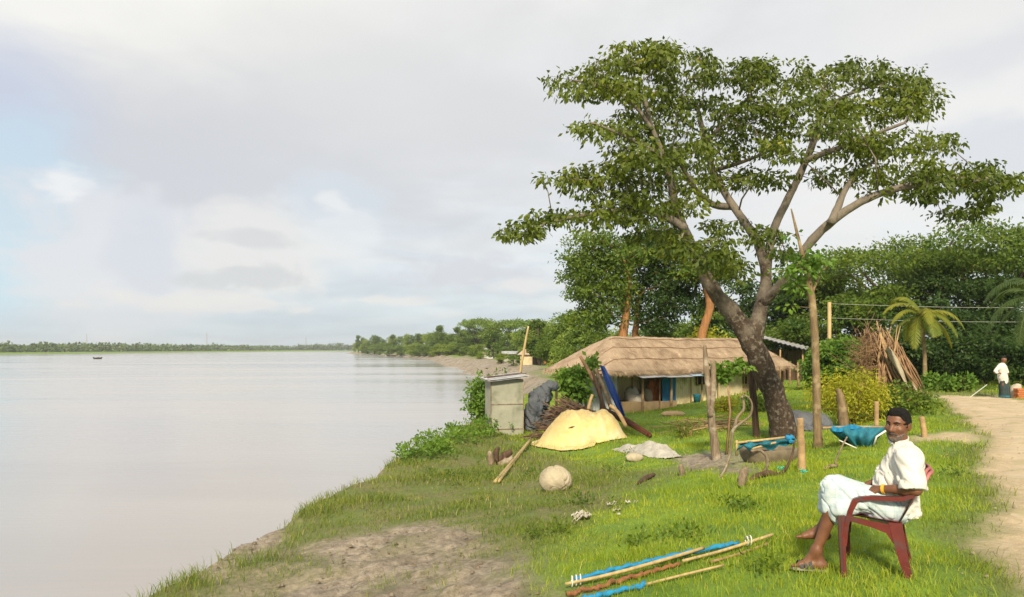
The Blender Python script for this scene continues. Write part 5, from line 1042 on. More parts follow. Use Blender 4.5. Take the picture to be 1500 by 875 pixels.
for iz in range(5):
    for ix in range(4):
        for iy in range(2): b.box((q.x-.2+ix*.255+.03*(iz % 2), q.y+iy*.13, gq+.035+iz*.075), (.235, .115, .068), Matrix.Rotation(random.uniform(-.06, .06), 3, 'Z'))
b.top('brick_stack', M['brick'], 'stack of orange bricks at the right edge beside the concrete marker', 'bricks', loc=(q.x+.2, q.y, gq))
# ------------------------------------------------------------------ net-wrapped bamboo poles in the foreground
q = gp(985, 835); r_ = thing('net_pole', 'long bamboo pole rolled in blue and brown netting, lying in the bright grass', 'net pole', q)
groundrod('pole', 0, 0, [(828, 866, 0), (900, 852, .01), (985, 830, .02), (1031, 817, .03)], [.013, .015, .015, .014], 'bamboo', .055, 8, .03, root=r_); groundrod('pole', 0, 0, [(1000, 830, 0), (1062, 815, .01), (1132, 795, .03)], [.013, .0145, .0145], 'bamboo', .045, 8, .03, root=r_); groundrod('pole', 0, 0, [(1040, 829, 0), (1085, 816, 0), (1125, 803, .01)], [.012]*3, 'stick', .03, 8, .05, root=r_)
def roll(uvs, rad, mat, lift): 
    pts = []; rr = []
    for (u0, v0), (u1, v1) in zip(uvs[:-1], uvs[1:]):
        for i in range(14): t_ = i/14; pts.append(gp(u0+(u1-u0)*t_, v0+(v1-v0)*t_)+Vector((random.gauss(0, .004), random.gauss(0, .006), lift+random.gauss(0, .006)))); rr.append(rad*random.uniform(.75, 1.2))
    b = MB(); b.tube(pts, rr, 9, jit=.22); return b
roll([(843, 859), (920, 841), (1010, 820), (1088, 803)], .020, 'net_blue', .06).build('blue_net', M['net_blue'], r_); roll([(830, 876), (880, 865), (940, 847), (1000, 831)], .018, 'net_brown', .03).build('brown_net', M['net_brown'], r_)
b = MB()
for k, u in enumerate((838, 844, 850, 1094, 1099)): c1 = gp(u, 862-(u-838)*.235)+Vector((0, 0, .055)); b.tube([c1+Vector((.0, math.cos(t_)*.042, math.sin(t_)*.042)) for t_ in np.linspace(0, 6.283, 13)], .006, 5)
b.build('cord', M['rope_white'], r_)
q = gp(960, 862); r_ = thing('net_pole', 'shorter thin bamboo pole with a blue net end, nearest the camera', 'net pole', q); groundrod('pole', 0, 0, [(935, 866, 0), (1000, 851, .01), (1060, 838, .02)], [.011, .011, .010], 'bamboo', .035, 8, .03, root=r_); roll([(850, 886), (900, 873), (950, 862)], .020, 'net_blue', .035).build('blue_net', M['net_blue'], r_)
# ------------------------------------------------------------------ plastic armchair
nf = gp(1236, 838); FWD = Vector((-.885, .466, 0)); LAT = Vector((.466, .885, 0)); LAT.normalize(); FWD.normalize()
nf = Vector((P(1236, 0, 5.465).x, 5.465, 0)); nr = Vector((P(1330, 0, 5.27).x, 5.27, 0)); MID = (nf+nr)/2; CW = .46
gzc = gz(MID.x+.1, MID.y+.2)
def PB(u, v, a):
    """point in the chair's side plane at lateral offset a, under pixel (u,v)"""
    k = (u-750)/F; yy = (a+MID.dot(LAT))/(k*LAT.x+LAT.y); return Vector((k*yy, yy, CZ-(v-HV)/F*yy))
def SZ(u, v, a=0.): p = PB(u, v, a); return ((p-MID).dot(FWD), p.z)
def CP(s, a, z): return MID+FWD*s+LAT*a+Vector((0, 0, z))
crot = math.atan2(FWD.y, FWD.x); ch = thing('plastic_chair', 'maroon plastic armchair with faded worn edges, under the seated man', 'chair', (MID.x+LAT.x*CW/2, MID.y+LAT.y*CW/2, gzc))
def prof3(px, a, da=0.): return [CP(*(lambda q: (q[0], a+da*(i/(len(px)-1)), q[1]))(SZ(*p))) for i, p in enumerate(px)]
fv = FWD; lv = LAT; zv = Vector((0, 0, 1))
for side in (0, 1):
    A = 0. if side == 0 else CW; sg = 1 if side == 0 else -1
    def feet(pts): # set the foot on the turf
        p = pts[-1]; pts[-1] = Vector((p.x, p.y, gz(p.x, p.y)-.012)); return pts
    # front leg: two plates at right angles, darker plastic on the forward half
    b = MB(); pl = feet(prof3([(1233, 752), (1234, 790), (1237, 838)], A, sg*-.01)); b.strip([p-fv*w*.5 for p, w in zip(pl, (.026, .022, .018))], [fv*.013, fv*.011, fv*.009], lv*.006); b.strip([p+fv*w*.52-lv*sg*.004 for p, w in zip(pl, (.026, .022, .018))], [fv*.013, fv*.011, fv*.009], lv*.006, 1); pl2 = [p+fv*w+lv*sg*.026 for p, w in zip(pl, (.026, .022, .018))]; b.strip(pl2, [lv*.030, lv*.027, lv*.022], fv*.006, 1); b.build('leg', [M['chair'], M['chair_dark']], ch)
    b = MB(); pl = feet(prof3([(1311, 766), (1316, 792), (1323, 820), (1331, 849)], A, sg*-.02)); b.strip(pl, [fv*.040, fv*.035, fv*.030, fv*.021], lv*.006); pl2 = [p-fv*w+lv*sg*.026 for p, w in zip(pl, (.040, .035, .030, .021))]; b.strip(pl2, [lv*.030]*4, fv*.006); b.build('leg', M['chair'], ch)
    # arm: front upright, curved top worn dark, back to the backrest
    b = MB(); arm = prof3([(1238, 800), (1240, 770), (1246, 748), (1253, 733), (1260, 728.5), (1275, 727.5), (1300, 728.5), (1322, 728.5), (1340, 724)], A); wv = [fv*.012, fv*.016, fv*.020, fv*.018+zv*.01, zv*.006, zv*.006, zv*.006, zv*.006, zv*.008]; tv = [lv*.008, lv*.014, lv*.022, lv*.026, lv*.027, lv*.027, lv*.025, lv*.022, lv*.014]
    b.strip(arm[:6], wv[:6], tv[:6]); b.strip(arm[5:], wv[5:], tv[5:], 1); rim_ = [p-lv*sg*.024-zv*.010 for p in arm[3:]]; b.strip(rim_, zv*.014, lv*.004); b.build('armrest', [M['chair'], M['chair_dark']], ch)
    # side rail with curve into the rear leg
    b = MB(); V = []; up = prof3([(1231, 750), (1250, 757), (1275, 763), (1300, 767.5), (1318, 768)], A); dn = prof3([(1231, 759), (1250, 765), (1275, 772), (1298, 781), (1309, 797)], A); n = len(up)
    for o in (lv*.005, -lv*.005): V += [p+o for p in up]+[p+o for p in dn]
    Fc = [(i, i+1, n+i+1, n+i) for i in range(n-1)]+[(2*n+i+1, 2*n+i, 3*n+i, 3*n+i+1) for i in range(n-1)]+[(i+1, i, 2*n+i, 2*n+i+1) for i in range(n-1)]+[(n+i, n+i+1, 3*n+i+1, 3*n+i) for i in range(n-1)]; b.add(V, Fc); b.build('side_rail', M['chair'], ch)
s0, z0 = SZ(1229, 751); s1, z1 = SZ(1318, 767); b = MB()
def seat(u, v): s = s0+.015+(s1-s0-.015)*u; dip = -.022*math.sin(math.pi*u)*math.sin(math.pi*v); return CP(s, CW*v, z0+(z1-z0)*u+dip-(.03 if u < .04 else 0)+.006)
b.grid(seat, 24, 14); b.grid(lambda u, v: seat(u, 1-v)-Vector((0, 0, .008)), 24, 14); b.build('seat', M['chair_worn'] if False else M['chair'], ch)
bk = [SZ(1317, 768), SZ(1334, 742), SZ(1350, 714), SZ(1361, 691)]
def bpt(u, v):
    k = u*3; i = min(int(k), 2); f = k-i; s = bk[i][0]*(1-f)+bk[i+1][0]*f; z = bk[i][1]*(1-f)+bk[i+1][1]*f; e = (2*v-1); return CP(s+.045*e*e*(.4+.6*u)-.01, CW*(.5+e*.5*(1-.10*max(0, u-.7)/.3)), z-.05*max(0, (abs(e)-.62)/.38)**2*(u > .85))
b = MB()
def slab(fn, n1, n2, th):
    b.grid(fn, n1, n2); b.grid(lambda u, v: fn(u, 1-v)-FWD*th, n1, n2)
def strp(u0, u1, v0, v1, n1=6, n2=6, th=.008): slab(lambda u, v: bpt(u0+(u1-u0)*u, v0+(v1-v0)*v), n1, n2, th)
strp(0, .30, 0, 1, 5, 16); strp(.80, 1, 0, 1, 5, 20)
for k in range(6): c0 = .02+k*.163; strp(.28, .82, c0, c0+.105, 10, 4)
b.build('backrest', M['chair'], ch); b = MB(); e = [bpt(1, i/20) for i in range(21)]; b.tube(e, .010, 6, sx=1.2); b.tube([p-zv*.03-FWD*.012 for p in e], .016, 6); b.build('top_rim', M['chair_worn'], ch)
# ------------------------------------------------------------------ the seated man: one continuous body
mloc = Vector((MID.x+LAT.x*.24, MID.y+LAT.y*.24, gzc)); man = thing('person', 'man in white shirt and pale checked wrap seated in the maroon chair', 'person', mloc)
c3 = lambda u, v, a: np.array(PB(u, v, a))
def basis(f, tilt=0., roll=0.):
    f = Vector(f).normalized(); l = Vector((0, 0, 1)).cross(f).normalized(); u = f.cross(l); return f, l, u
hc = PB(1315.5, 623, .235); hf, hl, hu = basis((-.80, -.60, -.07)); roll_ = Matrix.Rotation(R(-4), 3, hf); hl = roll_@hl; hu = roll_@hu; Hd = lambda f, l, u: np.array(hc+hf*f+hl*l+hu*u); HR = np.array([hf, hl, hu]).T
lo = (1.75, 4.95, -.05); hi_ = (3.35, 6.35, 1.32); vox = .0062
Bd = Field(lo, hi_, vox)
# trunk (under the clothes), neck
Bd.ell(c3(1300, 742, .24), (.16, .16, .115), None, .05).cap(c3(1303, 735, .24), c3(1318, 692, .24), .11, .105, .06).cap(c3(1318, 692, .24), c3(1321, 678, .24), .105, .08, .05).cap(c3(1328, 674, .11), c3(1328, 673, .37), .042, .042, .05).cap(c3(1321, 668, .24), hc-hu*.05-hf*.012, .06, .054, .03)
# skull and face
Bd.ell(Hd(-.006, 0, .028), (.098, .077, .098), HR, .02).ell(Hd(.024, 0, -.035), (.070, .061, .080), HR, .03).ell(Hd(.045, 0, -.088), (.036, .036, .028), HR, .03)
Bd.cap(Hd(.083, 0, .018), Hd(.107, 0, -.024), .010, .0155, .010).ell(Hd(.094, .014, -.028), (.013, .010, .009), HR, .008).ell(Hd(.094, -.014, -.028), (.013, .010, .009), HR, .008)
for s in (-1, 1):
    Bd.cap(Hd(.083, s*.012, .033), Hd(.068, s*.048, .030), .011, .009, .012).ell(Hd(.058, s*.046, -.020), (.026, .022, .018), HR, .02).ell(Hd(.087, s*.032, .012), (.013, .017, .010), HR, .008, True)
    Bd.ell(Hd(-.012, s*.079, -.004), (.019, .011, .033), HR, .008).ell(Hd(-.006, s*.090, -.002), (.008, .007, .018), HR, .006, True)
Bd.cap(Hd(.089, -.022, -.061), Hd(.089, .022, -.061), .0075, .0075, .006).cap(Hd(.086, -.018, -.072), Hd(.086, .018, -.072), .009, .009, .006).cap(Hd(.101, -.018, -.0665), Hd(.101, .018, -.0665), .0035, .0035, .003, True)
# arms
LS, LE, LW = c3(1332, 670, .07), c3(1341, 718, .00), c3(1291, 716.5, .075); RS, RE, RW = c3(1326, 668, .41), c3(1312, 710, .47), c3(1279, 707, .30)
for S_, E_, W_ in ((LS, LE, LW), (RS, RE, RW)): Bd.cap(S_, E_, .044, .040, .03).cap(E_, E_*.7+W_*.3, .041, .041, .02).cap(E_*.7+W_*.3, W_, .041, .026, .02)
# hands: palm, four fingers, thumb; left lies over right on the lap
def hand(Wr, pd, nrm, curl, flip):
    pd = Vector(pd).normalized(); nrm = Vector(nrm); nrm = (nrm-pd*nrm.dot(pd)).normalized(); sd = pd.cross(nrm)*flip; W = Vector(Wr)
    Bd.cap(W, W+pd*.035, .024, .027, .015, flat=(nrm, 1.25)); 
    for i in range(4): Bd.cap(W+pd*.03+sd*(i-1.5)*.012, W+pd*.082+sd*(i-1.5)*.0195, .013, .0115, .010)
    for i, L in enumerate((.070, .080, .074, .058)):
        k0 = W+pd*.084+sd*(i-1.5)*.020; d = pd.copy(); rad = (.0098, .0092, .0078)
        for j, f in enumerate((.45, .32, .23)):
            d = (d*math.cos(curl[j])-nrm*math.sin(curl[j])).normalized(); k1 = k0+d*L*f; Bd.cap(k0, k1, rad[j], rad[min(j+1, 2)], .003); k0 = k1
    t0 = W+pd*.022-sd*.022; t1 = t0+(pd*.6-sd*.62-nrm*.30).normalized()*.036; t2 = t1+(pd*.92-sd*.15-nrm*.35).normalized()*.032; t3 = t2+(pd*.95+sd*.1-nrm*.30).normalized()*.025; Bd.cap(t0, t1, .0145, .0125, .010).cap(t1, t2, .0115, .0105, .004).cap(t2, t3, .0105, .0085, .004)
pdL = Vector(c3(1266, 715, .16))-Vector(LW); hand(LW, pdL, (-.1, -.55, .8), (.45, .75, .5), 1)
pdR = Vector(c3(1257, 711, .20))-Vector(RW); hand(RW, pdR, (-.1, .15, .95), (.4, .6, .4), -1)
# legs and feet
LH, LK, LA = c3(1300, 742, .14), c3(1224, 720, .12), c3(1196, 806, .085); RH, RK, RA = c3(1296, 742, .34), c3(1230, 716, .33), c3(1201, 777, .27)
gf = gz(*PB(1178, 824, .08)[:2])+.034
for H0, K0, A0, s in ((LH, LK, LA, 0), (RH, RK, RA, 1)):
    Bd.cap(H0, K0, .088, .062, .03).ell(K0, (.060, .056, .060), None, .03); cm = K0*.66+A0*.34+np.array(-FWD)*.018; Bd.cap(K0, cm, .054, .055, .03).cap(cm, A0, .054, .034, .03)
def foot(ank, hd, up, sole_z=None):
    hd = Vector(hd).normalized(); up = Vector(up); up = (up-hd*up.dot(hd)).normalized(); sd = up.cross(hd); A0 = Vector(ank)
    base = A0-up*.068 if sole_z is None else Vector((A0.x, A0.y, sole_z))
    q = lambda f, l, h: np.array(base+hd*f+sd*l+up*h)
    Bd.ell(q(-.045, 0, .030), (.036, .031, .031), np.array([hd, sd, up]).T, .02).cap(q(-.03, 0, .032), np.array(A0), .034, .034, .03).cap(np.array(A0), q(.07, .004, .044), .034, .029, .03).cap(q(-.03, -.012, .024), q(.10, -.022, .020), .022, .019, .03).cap(q(.0, .012, .028), q(.115, .016, .024), .028, .022, .03).cap(q(.10, -.026, .018), q(.12, .028, .020), .017, .019, .02)
    for i, (L, rr_) in enumerate(((.056, .0125), (.048, .0088), (.042, .0083), (.034, .0080), (.027, .0078))):
        l = .030-i*.0158; Bd.cap(q(.116-i*.006, l*.92, .019), q(.116-i*.006+L*.6, l, .017), rr_, rr_, .004).cap(q(.116-i*.006+L*.6, l, .017), q(.116-i*.006+L, l, .0125), rr_, rr_*.92, .003)
    return base, hd, sd, up
fb = foot(LA, (-.93, .36, 0), (0, 0, 1), gf); foot(RA, (-.93, .30, -.02), (.12, 0, 1))
V, Q = Bd.mesh(); V = relax(V, Q, 1, .4); print('body verts', len(V))
body = rawmesh('body', V, Q, [M['skin']], man, None, True, None, mloc)
def part(name, fld, mat, nz=0., nf=8., it=1, parent=man, th=None):
    V, Q = fld.mesh(); V = relax(V, Q, it, .5)
    if nz: V = V+vnormals(V, Q)*(nz*n3(V, nf, 6))[:, None]
    return rawmesh(name, V, Q, M[mat], parent, None, True, None, mloc)
hlo, hhi = np.array(hc)-.17, np.array(hc)+.17
f = Field(hlo, hhi, .005); f.ell(Hd(-.011, 0, .033), (.098, .0815, .0985), HR, .01).ell(Hd(.030, .0, .098), (.045, .055, .032), HR, .02)
nn = hf*.90-hu*.43; f.clip(np.array(hc+nn.normalized()*.040), np.array(nn.normalized()), .01).clip(np.array(hc-hu*.085), np.array(-hu), .01); hair = part('hair', f, 'hair', .007, 75.)
for s in (-1, 1):
    f2 = Field(hlo, hhi, .005)
f = Field(hlo, hhi, .005); f.ell(Hd(.025, 0, -.040), (.075, .066, .084), HR, .02).ell(Hd(.046, 0, -.090), (.042, .041, .033), HR, .02); n2_ = (hu*.85+hf*.42).normalized(); f.clip(np.array(hc-hu*.055+hf*.058), np.array(n2_), .006).cap(Hd(.10, -.02, -.064), Hd(.10, .02, -.064), .013, .013, .004, True).clip(np.array(hc-hf*.01), np.array(-hf), .004); part('beard', f, 'beard', .003, 60.)
f = Field(hlo, hhi, .004); f.cap(Hd(.097, 0, -.047), Hd(.084, .030, -.060), .0115, .008, .006).cap(Hd(.097, 0, -.047), Hd(.084, -.030, -.060), .0115, .008, .006); part('moustache', f, 'moustache', .002, 60.)
for s in (-1, 1):
    b = MB(); b.ball(Vector(Hd(.070, s*.032, .011)), (.0125, .0125, .0125), 0, 12, 8); ey = b.build('eye', M['eye'], man); b = MB(); g_ = (Vector((0, 0, CZ))-hc).normalized(); b.ball(Vector(Hd(.070, s*.032, .011))+g_*.0075, (.0066, .0066, .0066), 0, 10, 7); b.build('iris', M['hair'], ey)
    b = MB(); b.tube([Vector(Hd(.096, s*.013, .030)), Vector(Hd(.092, s*.034, .037)), Vector(Hd(.074, s*.053, .031))], [.0035, .0042, .0022], 6); b.build('eyebrow', M['hair'], man)
    b = MB(); b.tube([Vector(Hd(.081, s*.018, .016)), Vector(Hd(.0845, s*.032, .0195)), Vector(Hd(.072, s*.046, .014))], [.002, .0028, .002], 6); b.build('eyelid', M['skin'], man)
# shirt
f = Field(lo, hi_, .0075)
f.ell(c3(1305, 735, .24), (.172, .172, .13), None, .05).cap(c3(1308, 738, .24), c3(1319, 698, .24), .145, .145, .07).cap(c3(1319, 698, .24), c3(1324, 676, .24), .145, .125, .07).cap(c3(1329, 672, .08), c3(1328, 671, .40), .088, .088, .06).cap(c3(1325, 668, .24), c3(1323, 653, .24), .115, .066, .05)
f.cap(c3(1303, 702, .24), c3(1304, 735, .24), .085, .11, .07); f.cap(c3(1322, 752, .24), c3(1310, 762, .24), .12, .11, .06)
f.cap(c3(1333, 672, .065), c3(1336, 718, .01), .080, .100, .035, cut=True).cap(c3(1327, 671, .42), c3(1306, 706, .48), .082, .088, .035, cut=True)
f.clip(np.array(hc-Vector((0, 0, .112))), (0, 0, 1), .008); f.clip((0, 0, SZ(1300, 764)[1]), (0, 0, -1), .01)
V, Q = f.mesh(); V = relax(V, Q, 2, .5); nv_ = vnormals(V, Q); ax_ = V[:, 2]*38+V[:, 0]*22; V = V-nv_*(.011*np.exp(-(n3(V, 5.5, 20)/.05)**2)+.008*np.exp(-(n3(V, 9, 25)/.05)**2))[:, None]; V = V+nv_*(.009*n3(V, 9, 6)+.0065*np.sin(ax_+5*n3(V, 4, 2))*ss(n3(V, 5, 12)+.25)+.0035*np.sin(V[:, 2]*70-V[:, 1]*55+6*n3(V, 5, 7)))[:, None]
shirt = rawmesh('shirt', V, Q, M['shirt'], man, None, True, None, mloc)
b = MB(); nk = hc-Vector((0, 0, .108))-hf*.008; ring = [nk+hf*(.068*math.cos(t_))+hl*(.066*math.sin(t_))+hu*(-.012*math.cos(t_)) for t_ in np.linspace(.12, 6.16, 22)]; b.strip(ring, [hu*.014]*22, [(p-nk).normalized()*.004 for p in ring]); b.build('collar', M['shirt'], shirt)
# checked wrap
f = Field(lo, hi_, .0075)
f.cap(c3(1300, 745, .14), c3(1226, 717, .13), .115, .086, .07).cap(c3(1300, 745, .34), c3(1231, 714, .33), .115, .086, .07).cap(c3(1285, 738, .24), c3(1232, 714, .23), .11, .085, .07).ell(c3(1303, 747, .24), (.175, .18, .105), None, .05)
f.cap(c3(1219, 712, .14), c3(1217, 762, .10), .082, .060, .04).cap(c3(1226, 722, .13), c3(1224, 770, .07), .06, .042, .03).cap(c3(1222, 712, .33), c3(1211, 738, .30), .080, .066, .04).cap(c3(1216, 722, .23), c3(1208, 744, .2), .08, .06, .05).cap(c3(1270, 735, .06), c3(1232, 748, .05), .07, .065, .04)
hem = PB(1214, 760, .12); f.clip(np.array(hem), np.array(Vector((-.72, .0, -.7)).normalized()), .006); f.clip((0, 0, SZ(1224, 773)[1]), (0, 0, -1), .006)
V, Q = f.mesh(); V = relax(V, Q, 2, .5); nv_ = vnormals(V, Q); th_ = (V-np.array(mloc))@np.array(FWD); V = V-nv_*(.012*np.exp(-(n3(V, 5, 21)/.05)**2)+.009*np.exp(-(n3(V, 9, 26)/.05)**2))[:, None]; V = V+nv_*(.013*n3(V, 8, 3)+.010*np.sin(th_*60+V[:, 2]*28+7*n3(V, 4, 5))*ss(n3(V, 4, 15)+.35))[:, None]
rawmesh('wrap', V, Q, M['lungi'], man, None, True, None, mloc)
# sandal, wristband
base, hd, sd, up = fb; b = MB(); q = lambda f_, l_, h_: base+hd*f_+sd*l_+up*h_
out = [(-.088, 0), (-.07, -.034), (0, -.036), (.08, -.046), (.14, -.046), (.175, -.024), (.184, .01), (.165, .038), (.11, .044), (.03, .034), (-.05, .034), (-.08, .02)]; n = len(out); b.add([q(x_, y_, -.016) for x_, y_ in out]+[q(x_, y_, .004) for x_, y_ in out], [tuple(range(n-1, -1, -1)), tuple(range(n, 2*n))]+[(i, (i+1) % n, n+(i+1) % n, n+i) for i in range(n)]); sn = b.build('sandal', M['sole'], man)
for k, (f0, f1) in enumerate(((.035, .075), (.065, .105), (.10, .135))):
    b = MB(); arc = [q(f0+(f1-f0)*(i/12), (.050 if k < 2 else .052)*math.cos(math.pi*i/12), .006+(.066-.012*k)*math.sin(math.pi*i/12)) for i in range(13)]; b.strip(arc, hd*.012, [(p-q(.07, 0, .0)).normalized()*.003 for p in arc]); b.build('strap', M['sandal'], sn)
b = MB(); wx = Vector(LW)*.93+Vector(LE)*.07; ax = (Vector(LE)-Vector(LW)).normalized(); a1 = ax.orthogonal().normalized(); a2 = ax.cross(a1); b.strip([wx+a1*math.cos(t_)*.0315+a2*math.sin(t_)*.0315 for t_ in np.linspace(0, 6.2832, 21)], ax*.010, [(a1*math.cos(t_)+a2*math.sin(t_))*.003 for t_ in np.linspace(0, 6.2832, 21)]); b.build('wristband', M['gold'], man)
# ------------------------------------------------------------------ the far man standing by the path
Yf = 27.8; fb_ = P(1472, 585, Yf); fb_.z = gz(fb_.x, Yf); far = thing('person', 'man in pale shirt and dark wrap standing at the end of the path', 'person', fb_); pf = lambda u, v, d=0.: np.array(P(u, v, Yf+d)); lo = (fb_.x-.6, Yf-.45, fb_.z-.05); hi_ = (fb_.x+.6, Yf+.45, fb_.z+1.85)
f = Field(lo, hi_, .014); f.ell(pf(1470.5, 527.5), (.092, .098, .115), None, .02).cap(pf(1470, 530), pf(1468, 536), .05, .055, .03).cap(pf(1468, 538), pf(1469, 555), .13, .12, .05).cap(pf(1469, 552), pf(1470, 562), .12, .13, .05).ell(pf(1473, 528, -.09), (.016, .02, .016), None, .01)
for s in (-1, 1): f.cap(pf(1471+s*1.8, 562, s*.08), pf(1472+s*2, 582, s*.08), .06, .04, .03).cap(pf(1472+s*2, 582.5, s*.08), pf(1473+s*3, 584.3, s*.08-.12), .04, .035, .02)
f.cap(pf(1463, 537, -.02), pf(1457, 545.5, -.08), .048, .038, .03).cap(pf(1457, 545.5, -.08), pf(1463.5, 547.5, -.16), .036, .026, .02).cap(pf(1472.5, 537, .1), pf(1476, 548, .06), .048, .038, .03).cap(pf(1476, 548, .06), pf(1474, 556, -.08), .036, .026, .02)
for i in range(4): f.cap(pf(1463.5, 547.5, -.16), pf(1466.2, 546.6+i*.6, -.17), .02, .012, .008)
f.cap(pf(1463.5, 547.5, -.16), pf(1464.5, 545.8, -.18), .014, .012, .008)
for i in range(4): f.cap(pf(1474, 556, -.08), pf(1473.4+i*.5, 558.8, -.1), .02, .012, .008)
f.cap(pf(1474, 556, -.08), pf(1473, 557.6, -.13), .014, .012, .008)
V, Q = f.mesh(); rawmesh('body', V, Q, M['skin'], far, None, True, None, fb_)
f = Field(lo, hi_, .016); f.ell(pf(1471, 525.6, .02), (.105, .108, .10), None, .02).clip(pf(1474, 526, -.03), np.array(Vector((.5, -.8, -.45)).normalized()), .01); V, Q = f.mesh(); rawmesh('hair', V, Q, M['hair'], far, None, True, None, fb_)
f = Field(lo, hi_, .016); f.cap(pf(1467.5, 538), pf(1468.5, 552), .155, .155, .05).cap(pf(1468.5, 552), pf(1470.5, 559), .16, .165, .05).cap(pf(1463, 537.5, -.02), pf(1457.3, 545, -.08), .068, .062, .04, cut=True).cap(pf(1472.5, 537.5, .1), pf(1475.5, 547, .06), .066, .06, .04, cut=True).cap(pf(1457.6, 545, -.08), pf(1462, 547, -.14), .05, .045, .03, cut=True).cap(pf(1468, 535.5), pf(1469, 533.5), .07, .06, .03); V, Q = f.mesh(); V = relax(V, Q); V = V+vnormals(V, Q)*(.012*n3(V, 8, 3))[:, None]; rawmesh('shirt', V, Q, M['shirt'], far, None, True, None, fb_)
f = Field(lo, hi_, .016); f.cap(pf(1470.3, 558), pf(1471, 568), .155, .16, .04).cap(pf(1471, 568), pf(1472.3, 580.5), .16, .19, .04, flat=None).clip(pf(1472, 581.3), (0, 0, -1), .008); V, Q = f.mesh(); V = relax(V, Q); V = V+vnormals(V, Q)*(.014*np.sin(V[:, 0]*40+V[:, 1]*30))[:, None]; lw = rawmesh('wrap', V, Q, M['lungi_dark'], far, None, True, None, fb_)
b = MB(); cz_ = P(0, 579.5, Yf).z; cx_ = P(1472.2, 0, Yf).x; b.grid(lambda u, v: (cx_+.20*math.cos(u*6.2832), Yf+.225*math.sin(u*6.2832), cz_-.06+.07*v), 24, 2); b.build('hem_band', M['net_teal'], lw)
# ------------------------------------------------------------------ sky, sun, air, camera
SUN_EL, SUN_AZ = R(35), math.atan2(-.12, -1)     # evening sun behind the camera
sl = bpy.data.lights.new('sun', 'SUN'); sl.energy = 5.0; sl.angle = R(8); sl.color = (1, .86, .62); so = bpy.data.objects.new('sun', sl); COL.objects.link(so)
sd_ = Vector((math.sin(SUN_AZ)*math.cos(SUN_EL), math.cos(SUN_AZ)*math.cos(SUN_EL), math.sin(SUN_EL))); so.rotation_euler = sd_.to_track_quat('Z', 'Y').to_euler(); so.location = (0, 0, 30)
W = bpy.data.worlds.new('World'); S.world = W; W.use_nodes = True; t = W.node_tree; t.nodes.clear()
sky = N(t, 'ShaderNodeTexSky', sky_type='NISHITA', sun_disc=False, sun_elevation=SUN_EL, sun_rotation=SUN_AZ)
dv = N(t, 'ShaderNodeTexCoord').outputs['Generated']; sx = N(t, 'ShaderNodeSeparateXYZ'); t.links.new(dv, sx.inputs[0]); dz = math_(t, 'MAXIMUM', sx.outputs[2], 0.)
def pdir(u, v): return Vector(((u-750)/F, 1, -(v-HV)/F)).normalized()
den = math_(t, 'ADD', dz, .16); pl = N(t, 'ShaderNodeCombineXYZ'); t.links.new(math_(t, 'DIVIDE', sx.outputs[0], den), pl.inputs[0]); t.links.new(math_(t, 'DIVIDE', sx.outputs[1], den), pl.inputs[1])
cn = noise(t, pl.outputs[0], .85, 7, .52, .25); cn2 = noise(t, pl.outputs[0], 2.6, 7, .55, .3)
base = ramp(t, dz, [(0., (.56, .64, .70)), (.05, (.62, .69, .74)), (.12, (.71, .755, .79)), (.22, (.77, .78, .79)), (.45, (.80, .795, .78))])
shade = ramp(t, cn, [(.36, (.90, .90, .92)), (.5, (.99, .99, .99)), (.64, (1.07, 1.065, 1.05))]); col = mixc(t, 1., base, shade, 'MULTIPLY')
col = mixc(t, .6, col, mixc(t, 1., col, ramp(t, cn2, [(.36, .91), (.64, 1.08)]), 'MULTIPLY'))
def spot(u, v, ru, rv, soft, nz=.0, nsrc=None):
    """soft elliptic patch of sky about a fixed compass direction, ragged by cloud noise"""
    d = pdir(u, v); rx = Vector((d.y, -d.x, 0)).normalized(); up = rx.cross(d); q = []
    for ax, r_ in ((rx, ru/F), (up, rv/F)):
        dp = N(t, 'ShaderNodeVectorMath', operation='DOT_PRODUCT'); t.links.new(dv, dp.inputs[0]); dp.inputs[1].default_value = ax; q.append(math_(t, 'POWER', math_(t, 'ABSOLUTE', math_(t, 'DIVIDE', dp.outputs['Value'], r_)), 2.))
    dp = N(t, 'ShaderNodeVectorMath', operation='DOT_PRODUCT'); t.links.new(dv, dp.inputs[0]); dp.inputs[1].default_value = d
    ang = math_(t, 'SQRT', math_(t, 'ADD', q[0], q[1]))
    if nz: ang = math_(t, 'ADD', ang, math_(t, 'MULTIPLY', math_(t, 'SUBTRACT', nsrc if nsrc is not None else cn2, .5), nz))
    m = N(t, 'ShaderNodeMapRange', interpolation_type='SMOOTHSTEP'); t.links.new(ang, m.inputs[0]); m.inputs[1].default_value = 1+soft; m.inputs[2].default_value = max(1-soft, 0); m.inputs[3].default_value = 0; m.inputs[4].default_value = 1
    return math_(t, 'MULTIPLY', m.outputs[0], math_(t, 'GREATER_THAN', dp.outputs['Value'], 0.))
def mp_(sc_, s_, dist=.35, det=8):
    az = N(t, 'ShaderNodeMapping'); az.inputs['Scale'].default_value = sc_; t.links.new(dv, az.inputs[0]); return noise(t, az.outputs[0], s_, det, .55, dist)
bil = mp_((7, 7, 14), 1.2); bil2 = mp_((9, 9, 20), 2.); strk = mp_((3, 3, 20), 1.6)
def put(f, k, c): 
    global col
    col = mixc(t, math_(t, 'MULTIPLY', f, k), col, c)
low = ramp(t, dz, [(.005, 0.), (.04, 1.), (.22, .8), (.34, 0.)])
put(math_(t, 'MULTIPLY', low, ramp(t, strk, [(.50, 0.), (.60, 1.)])), .45, (.80, .79, .77)); put(math_(t, 'MULTIPLY', low, ramp(t, strk, [(.38, 1.), (.49, 0.)])), .4, (.60, .65, .71))
